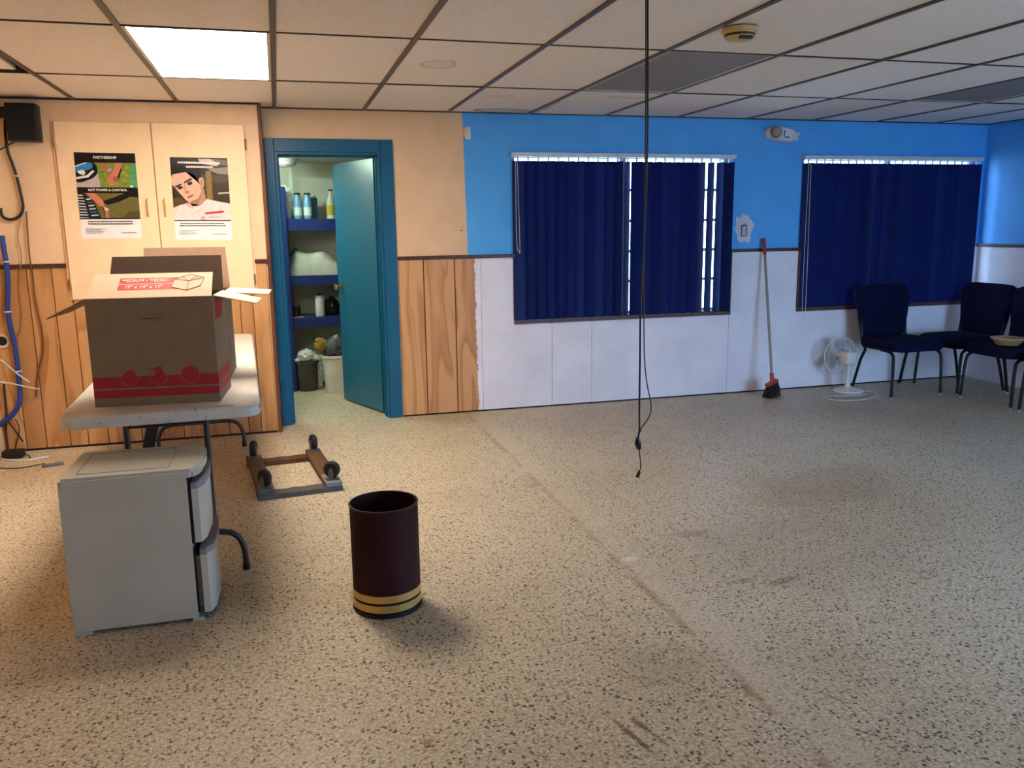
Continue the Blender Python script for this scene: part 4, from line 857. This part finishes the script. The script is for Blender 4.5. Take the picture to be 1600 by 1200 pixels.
def fan():
    t = thing('desk_fan', 'small white desk fan standing on the floor, turned to the wall', 'fan', (4.575, -.27, 0), 0); mw = M('fan_white', 'd9d9d4', .4); fr = Matrix.Translation((-.03, .0, .30)) @ Matrix.Rotation(math.radians(1), 4, 'Z')
    obj('base', lathe([(0, 0), (.118, 0), (.122, .008), (.118, .018), (.06, .03), (.035, .045), (0, .045)], 36), mw, t, True)
    obj('pole', lathe([(0, .045), (.026, .045), (.02, .07), (.017, .18), (.018, .235), (0, .235)], 20, (-.012, 0, 0)), mw, t, True)
    obj('motor_housing', xf(box(-.052, .052, -.07, .055, -.062, .05, .018, 3), fr), mw, t, True)
    obj('oscillation_knob', xf(lathe([(0, 0), (.01, 0), (.008, .018), (0, .018)], 12, (0, -.03, .05)), fr), mw, t, True)
    wires = bmesh.new()
    R = .158
    for y, rr in ((.055, .5), (.07, .85), (.09, 1), (.11, .9), (.122, .6), (.126, .25)): tube([(R*rr*math.cos(2*PI*k/40), y, R*rr*math.sin(2*PI*k/40)) for k in range(40)], .0022 if rr < 1 else .005, 5, closed=True, bm=wires)
    for k in range(40):
        a = 2*PI*k/40; c, s_ = math.cos(a), math.sin(a)
        tube([(.05*c, .055, .05*s_), (R*.7*c, .062, R*.7*s_), (R*c, .09, R*s_), (R*.8*c, .118, R*.8*s_), (.03*c, .127, .03*s_)], .0011, 4, bm=wires)
    tag(obj('cage', xf(wires, fr), mw, t, True), kind='stuff')
    obj('hub', xf(lathe([(0, .06), (.03, .06), (.03, .10), (.022, .108), (0, .108)], 20), fr @ Matrix.Rotation(-PI/2, 4, 'X')), mw, t, True)
    for k in range(3):
        bm = bmesh.new(); g = []
        for i in range(6):
            r = .028+.112*i/5; hw = .9*(1-.1*i/5)*math.sin(PI*(.18+.72*i/5))**.5; row = []
            for j in range(5):
                a = -hw*.55+hw*1.1*j/4+.2*i/5; row.append(bm.verts.new((r*math.cos(a), .085+.012*(j-2)/2, r*math.sin(a))))
            g.append(row)
        for i in range(5):
            for j in range(4): bm.faces.new((g[i][j], g[i+1][j], g[i+1][j+1], g[i][j+1]))
        r_ = bmesh.ops.solidify(bm, geom=list(bm.faces), thickness=.002)
        obj('blade', xf(bm, fr @ Matrix.Rotation(2*PI*k/3+.5, 4, 'Y')), M('fan_blade_clear_grey', 'b6c0c6', .25), t, True)
    pts = [(.1, -.05, .012), (.16, -.10, .004), (.12, -.22, .004), (-.1, -.33, .004), (-.3, -.30, .004), (-.36, -.20, .004), (-.3, -.12, .004), (-.1, -.17, .004), (.02, -.16, .004), (.08, -.13, .004)]
    obj('cord', tube(pts, .0035, 6, 5), m_white, t, True)
fan()
def broom():
    t = thing('broom', 'long-handled broom with red grip and black bristles leaning on the white wall', 'broom', (3.835, -.26, 0))
    a, b = Vector((3.835, -.262, .155)), Vector((3.846, -.034, 1.30)); d = (b-a)
    obj('handle', tube([a, a+d*.9], .011, 12), M('grey_metal_handle', '8c8580', .4, .3), t, True, world=True)
    obj('grip', tube([a+d*.88, a+d*.9, a+d*.985, b], [.013, .0145, .0145, .010], 12), M('red_grip', 'a2332a', .5), t, True, world=True)
    rm = Matrix.Translation((3.835, -.27, 0)) @ Matrix.Rotation(math.radians(22), 4, 'Z')
    obj('socket', tube([a-d.normalized()*.05, a+d.normalized()*.05], .017, 12), M('orange_plastic', 'b4482c', .45), t, True, world=True)
    obj('head', xf(box(-.075, .06, -.022, .022, .11, .135, .007), rm @ Matrix.Rotation(math.radians(-14), 4, 'Y') @ Matrix.Translation((.03, 0, 0))), M('orange_plastic', 'b4482c', .45), t, True, world=True)
    bm = bmesh.new(); rnd = random.Random(2)
    for k in range(220):
        u, v = rnd.uniform(-1, 1), rnd.uniform(-1, 1); top = Vector((u*.058, v*.018, .115+.014*u)); bot = Vector((u*.08-.008+rnd.uniform(-.008, .008), v*.042+rnd.uniform(-.008, .008), rnd.uniform(.001, .012)))
        tube([top, (top+bot)/2+Vector((0, v*.004, 0)), bot], .0022, 4, bm=bm)
    tag(obj('bristles', xf(bm, rm), M('black_bristle', '1b1b1d', .7), t, world=True), kind='stuff')
broom()

# ------------------------------------------------------------------ things on walls and ceiling
t = thing('smoke_detector', 'yellowed round smoke detector on a ceiling bar', 'smoke detector', (1.93, -2.84, H-.003)); my = M('yellowed_plastic', 'c9ab74', .5)
obj('base_plate', lathe([(0, 0), (.075, 0), (.075, -.014), (.068, -.018), (0, -.018)], 32), my, t, True); obj('cover', lathe([(.066, -.018), (.064, -.036), (.05, -.046), (0, -.048)], 32), my, t, True)
obj('vent', lathe([(.0655, -.024), (.0662, -.024), (.0655, -.033), (.0645, -.033)], 32), M('dark_vent', '3a2f24', .7), t, True); obj('sensor_cap', xf(box(-.03, .03, -.012, .012, -.006, .006, .003), Matrix.Translation((0, -.05, -.043))), M('dark_vent', '3a2f24', .7), t)
t = thing('emergency_light', 'tilted oval white emergency light with one round lamp high on the blue wall', 'emergency light', (3.97, 0, 2.13)); t.rotation_euler = (0, math.radians(6), 0); mo = M('aged_white_housing', 'dcd8d4', .5)
pl = [(.145*math.copysign(abs(math.cos(a))**.8, math.cos(a)), .058*math.copysign(abs(math.sin(a))**.8, math.sin(a))) for a in [2*PI*k/36 for k in range(36)]]
bm = bmesh.new(); rg = [[bm.verts.new((x*k, y, z*k)) for x, z in pl] for k, y in ((1, -.001), (1, -.035), (.94, -.05), (.86, -.056))]
for A, B in zip(rg, rg[1:]):
    for i in range(36): bm.faces.new((A[i], A[(i+1) % 36], B[(i+1) % 36], B[i]))
bm.faces.new(rg[0]); bm.faces.new(rg[-1][::-1]); obj('housing', bm, mo, t, True)
obj('lamp_head', xf(lathe([(0, 0), (.046, 0), (.05, .02), (.044, .038), (0, .03)], 28), Matrix.Translation((-.075, -.05, .004)) @ Matrix.Rotation(PI/2, 4, 'X')), M('lamp_reflector', 'a08670', .35), t, True)
obj('lamp_lens', xf(lathe([(0, .032), (.034, .036), (.03, .044), (0, .05)], 24), Matrix.Translation((-.075, -.05, .004)) @ Matrix.Rotation(PI/2, 4, 'X')), M('tan_lens', 'b79d84', .25), t, True)
obj('label_plate', box(-.01, .075, -.059, -.0562, -.032, .03), M('label_white', 'd5dcea', .5), t); obj('label_mark', boxes([(.005, .013, -.0602, -.0592, -.02, .022), (.013, .06, -.0602, -.0592, -.026, -.018), (-.002, .02, -.0602, -.0592, .02, .025)]), M('dark_ink2', '232733', .5), t)
obj('bracket', prism([(.125, .03), (.175, .03), (.155, .0), (.165, -.03), (.12, -.04)], 'y', -.03, -.012), mo, t)
t = thing('motion_sensor', 'small white sensor box high at the edge of the blue paint', 'sensor', (1.36, 0, 2.10)); obj('body', box(-.018, .022, -.03, 0, -.045, .045, .006), M('sensor_white', 'd8d8d4', .4), t, True); obj('lens', box(-.01, .014, -.034, -.0302, -.03, .0, .003), m_white, t); obj('cream_side', box(-.034, -.0185, -.022, 0, -.03, .04, .004), m_cream, t)
# bared plaster patch with an open electrical box
pp = at(1162, 357, 0); rnd = random.Random(11)
pts = [((.085+.018*rnd.uniform(-1, 1))*math.cos(a), (.112+.02*rnd.uniform(-1, 1))*math.sin(a)) for a in [2*PI*k/22 for k in range(22)]]
bm = prism([(q.x, q.y) for q in smoothpts([(a, b, 0) for a, b in pts], 3, True)], 'y', -.0025, 0)
pt = obj('bare_patch', xf(bm, Matrix.Translation((pp.x, 0, pp.z))), M('bare_plaster', 'd9d6de', .8, var=.1, scale=25), wall_back)
t = thing('switch_box', 'open electrical box with loose wires in the bare patch beside the broom', 'switch box', (pp.x, -.0025, pp.z-.02))
obj('rim', boxes([(-.026, -.021, -.006, 0, -.045, .045), (.021, .026, -.006, 0, -.045, .045), (-.021, .021, -.006, 0, .04, .045), (-.021, .021, -.006, 0, -.045, -.04)]), M('box_dark', '3c3d45', .5), t); obj('plate', box(-.021, .021, -.003, 0, -.04, .025), M('pale_lilac_plate', 'b9b6d8', .5), t); obj('wire', tube([(-.01, -.003, .03), (-.014, -.018, .05), (.0, -.02, .058), (.012, -.008, .04)], .002, 6, 4), m_black, t)
tag(obj('screw', lathe([(0, 0), (.006, 0), (.004, .006), (0, .006)], 10), M('rusty', '3a2c26', .6), None, True), 'small dark screw in the cream wall beside the blue paint', 'screw').matrix_world = Matrix.Translation((at(721, 360, 0).x-.0, -.0005, at(721, 360, 0).z)) @ Matrix.Rotation(PI/2, 4, 'X')
# cable hanging from the ceiling
YC = -3.7
t = thing('hanging_cable', 'pair of black cables hanging from the ceiling to a dangling plug', 'cable', (at(1012, 0, YC).x, YC, .57))
top = at(1012, 0, YC)
c1 = [(top.x+.002, YC, H), top]+[at(a, b, YC) for a, b in ((1012, 120), (1011, 250), (1006, 380), (1001, 480), (1000, 560), (999, 640), (999, 672), (995, 690))]
obj('cable', tube(c1, .0034, 8, 5), m_black, t, True, world=True)
c2 = [(top.x-.004, YC+.006, H)]+[at(a, b, YC+.006) for a, b in ((1009, 0), (1009, 120), (1008, 250), (1006, 400), (1006, 490), (1007, 560), (1011, 600), (1017, 630), (1015, 650), (1003, 668), (997, 682))]
obj('cable', tube(c2, .0022, 8, 5), M('dark_grey_cable', '2c2a2c', .5), t, True, world=True)
obj('plug', tube([at(996, 684, YC), at(997, 694, YC), at(999, 702, YC)], [.006, .011, .009, .006], 10, 3), m_black, t, True, world=True)
obj('tail', tube([at(999, 702, YC), at(1000, 715, YC), at(1001, 730, YC), at(998, 738, YC), at(996, 746, YC)], .0018, 6, 4), m_black, t, True, world=True)
obj('tail_plug', tube([at(999, 736, YC), at(996, 746, YC)], [.005, .007], 8), m_black, t, True, world=True)

# ------------------------------------------------------------------ wall box and wiring in the left corner
t = thing('wall_speaker', 'black box mounted high in the left corner with cables behind it', 'speaker', (-1.50, BAY, 2.09))
obj('cabinet_shell', box(-.085, .085, -.12, 0, -.112, .112, .006), m_black, t, True); obj('grille', box(-.078, .078, -.126, -.1205, -.104, .104, .003), M('black_grille', '0c0b0b', .8, bump=.4, bscale=300), t); obj('bracket', box(-.16, -.086, -.06, -.02, .03, .09, .004), m_black, t)
def wire(name, label, pts, r, m, cat='cable', sm=5, extra=None, Y=BAY-.03, group='cables in the left corner'):
    P = [at(*p, Y) if len(p) == 2 else (at(p[0], p[1], p[2])) for p in pts]
    zz = min(P, key=lambda q: q.z); t = thing(name, label, cat, (zz.x, zz.y, max(0, zz.z-r)), 0, group)
    obj('sheath', tube(P, r, 8, sm), m, t, True, world=True)
    for q in extra or []: c = at(*q, Y); obj('tie', lathe([(r*1.0, -.004), (r*1.25, -.004), (r*1.25, .004), (r*1.0, .004)], 14, (c.x, c.y, c.z)), m_white, t, True, world=True)
    return t
wire('cable_loom', 'black cable loom drooping below the black wall box', [(22, 185), (10, 180), (8, 205), (12, 235), (20, 258), (27, 280), (33, 305), (36, 325), (30, 338), (16, 343), (4, 338), (1, 325)], .009, m_black, extra=[(26, 275)])
wire('thin_cable', 'thin black cable crossing below the black wall box', [(24, 221), (14, 226), (4, 232), (-4, 236)], .004, m_black)
wire('thin_cable', 'thin black cable leaving the top of the black wall box', [(24, 170), (10, 168), (-4, 167)], .004, m_black)
wire('blue_cable_bundle', 'thick bundle of blue network cables with white ties on the planked wall', [(3, 368), (6, 390), (10, 412), (12, 440), (12, 465), (12, 485), (16, 510), (22, 535), (26, 560), (29, 590), (31, 612), (30, 630), (22, 645), (10, 656), (-4, 666)], .016, M('blue_cable', '24428e', .45, var=.3, scale=60), extra=[(10, 409), (12, 487), (29, 580)], Y=BAY-.04)
wire('brown_cable', 'brown cable hanging down the planks left of the boxes', [(41, 330), (43, 360), (46, 400), (51, 430), (54, 460), (60, 490), (66, 520), (67, 550), (61, 575), (58, 600), (57, 620)], .005, M('brown_cable', '6e4526', .5), Y=BAY-.025)
wire('tan_cable', 'tan cable hanging between the blue bundle and the brown cable', [(33, 338), (28, 370), (34, 400), (30, 430), (31, 460), (34, 490), (32, 515), (27, 525), (14, 532)], .003, M('tan_cable', '9a7440', .5), Y=BAY-.02)
wire('white_cable', 'white cable slanting down to the blue bundle', [(-6, 558), (6, 566), (20, 578), (34, 589), (46, 597)], .004, m_white, Y=BAY-.06)
wire('white_cable', 'white cable running level across the blue bundle', [(-6, 596), (10, 598), (26, 601), (44, 605), (62, 608)], .004, m_white, Y=BAY-.065)
wire('black_cables', 'dark cable falling from the blue bundle to the floor', [(10, 655), (20, 668), (30, 682), (36, 690)], .005, m_black, Y=BAY-.05)
wire('black_cables', 'dark cable dropping beside the left corner', [(6, 600), (10, 640), (9, 670), (11, 690), (13, 702)], .006, M('dark_brown_cable', '33231a', .5), Y=BAY-.016)
wire('black_cables', 'dark cable curling over the skirting in the left corner', [(24, 655), (30, 668), (29, 680), (25, 694), (24, 704)], .004, M('dark_brown_cable', '33231a', .5), Y=BAY-.03)
def fwire(label, pts, r, m):
    P = [atz(a, b, r+.001) for a, b in pts]; t = thing('floor_cable', label, 'cable', (P[0].x, P[0].y, 0), 0, 'cables in the left corner'); obj('sheath', tube(P, r, 8, 5), m, t, True, world=True)
fwire('white cable curving over the floor in the left corner', [(-10, 713), (8, 718), (30, 720), (55, 717), (76, 713)], .005, m_white)
fwire('thin black cable lying on the floor in the left corner', [(-6, 731), (15, 732), (40, 730), (70, 724)], .003, m_black)
p = atz(84, 728, 0)
t = thing('grey_bar', 'short grey plastic strip on the floor by the drawer cabinet', 'strip', (p.x, p.y, 0), 16); obj('cover', box(-.055, .055, -.012, .012, 0, .018, .004), M('grey_strip', '6a6a72', .5), t, True); obj('end_cap', box(-.062, -.0555, -.011, .011, 0, .016, .002), m_black, t)
t = thing('wall_outlet', 'round white outlet with wires at the left edge', 'outlet', (XL, -.30, .84))
p0 = at(3, 533, BAY-.02)
t.location = (p0.x, BAY-.009, p0.z)
obj('ring', xf(lathe([(.03, 0), (.045, 0), (.045, .012), (.03, .012)], 24), Matrix.Rotation(PI/2, 4, 'X')), M('outlet_beige', 'd8c8b0', .5), t, True); obj('insert', xf(lathe([(0, 0), (.03, 0), (.03, .006), (0, .006)], 20), Matrix.Rotation(PI/2, 4, 'X')), m_black, t, True)
t = thing('plug_block', 'black power block on the floor in the left corner', 'power block', (XL+.1, -.36, 0)); obj('case', box(-.07, .05, -.04, .04, 0, .05, .006), m_black, t, True); obj('lead', tube([(.05, 0, .025), (.08, -.02, .01), (.1, -.06, .004)], .004, 6, 4), m_black, t)
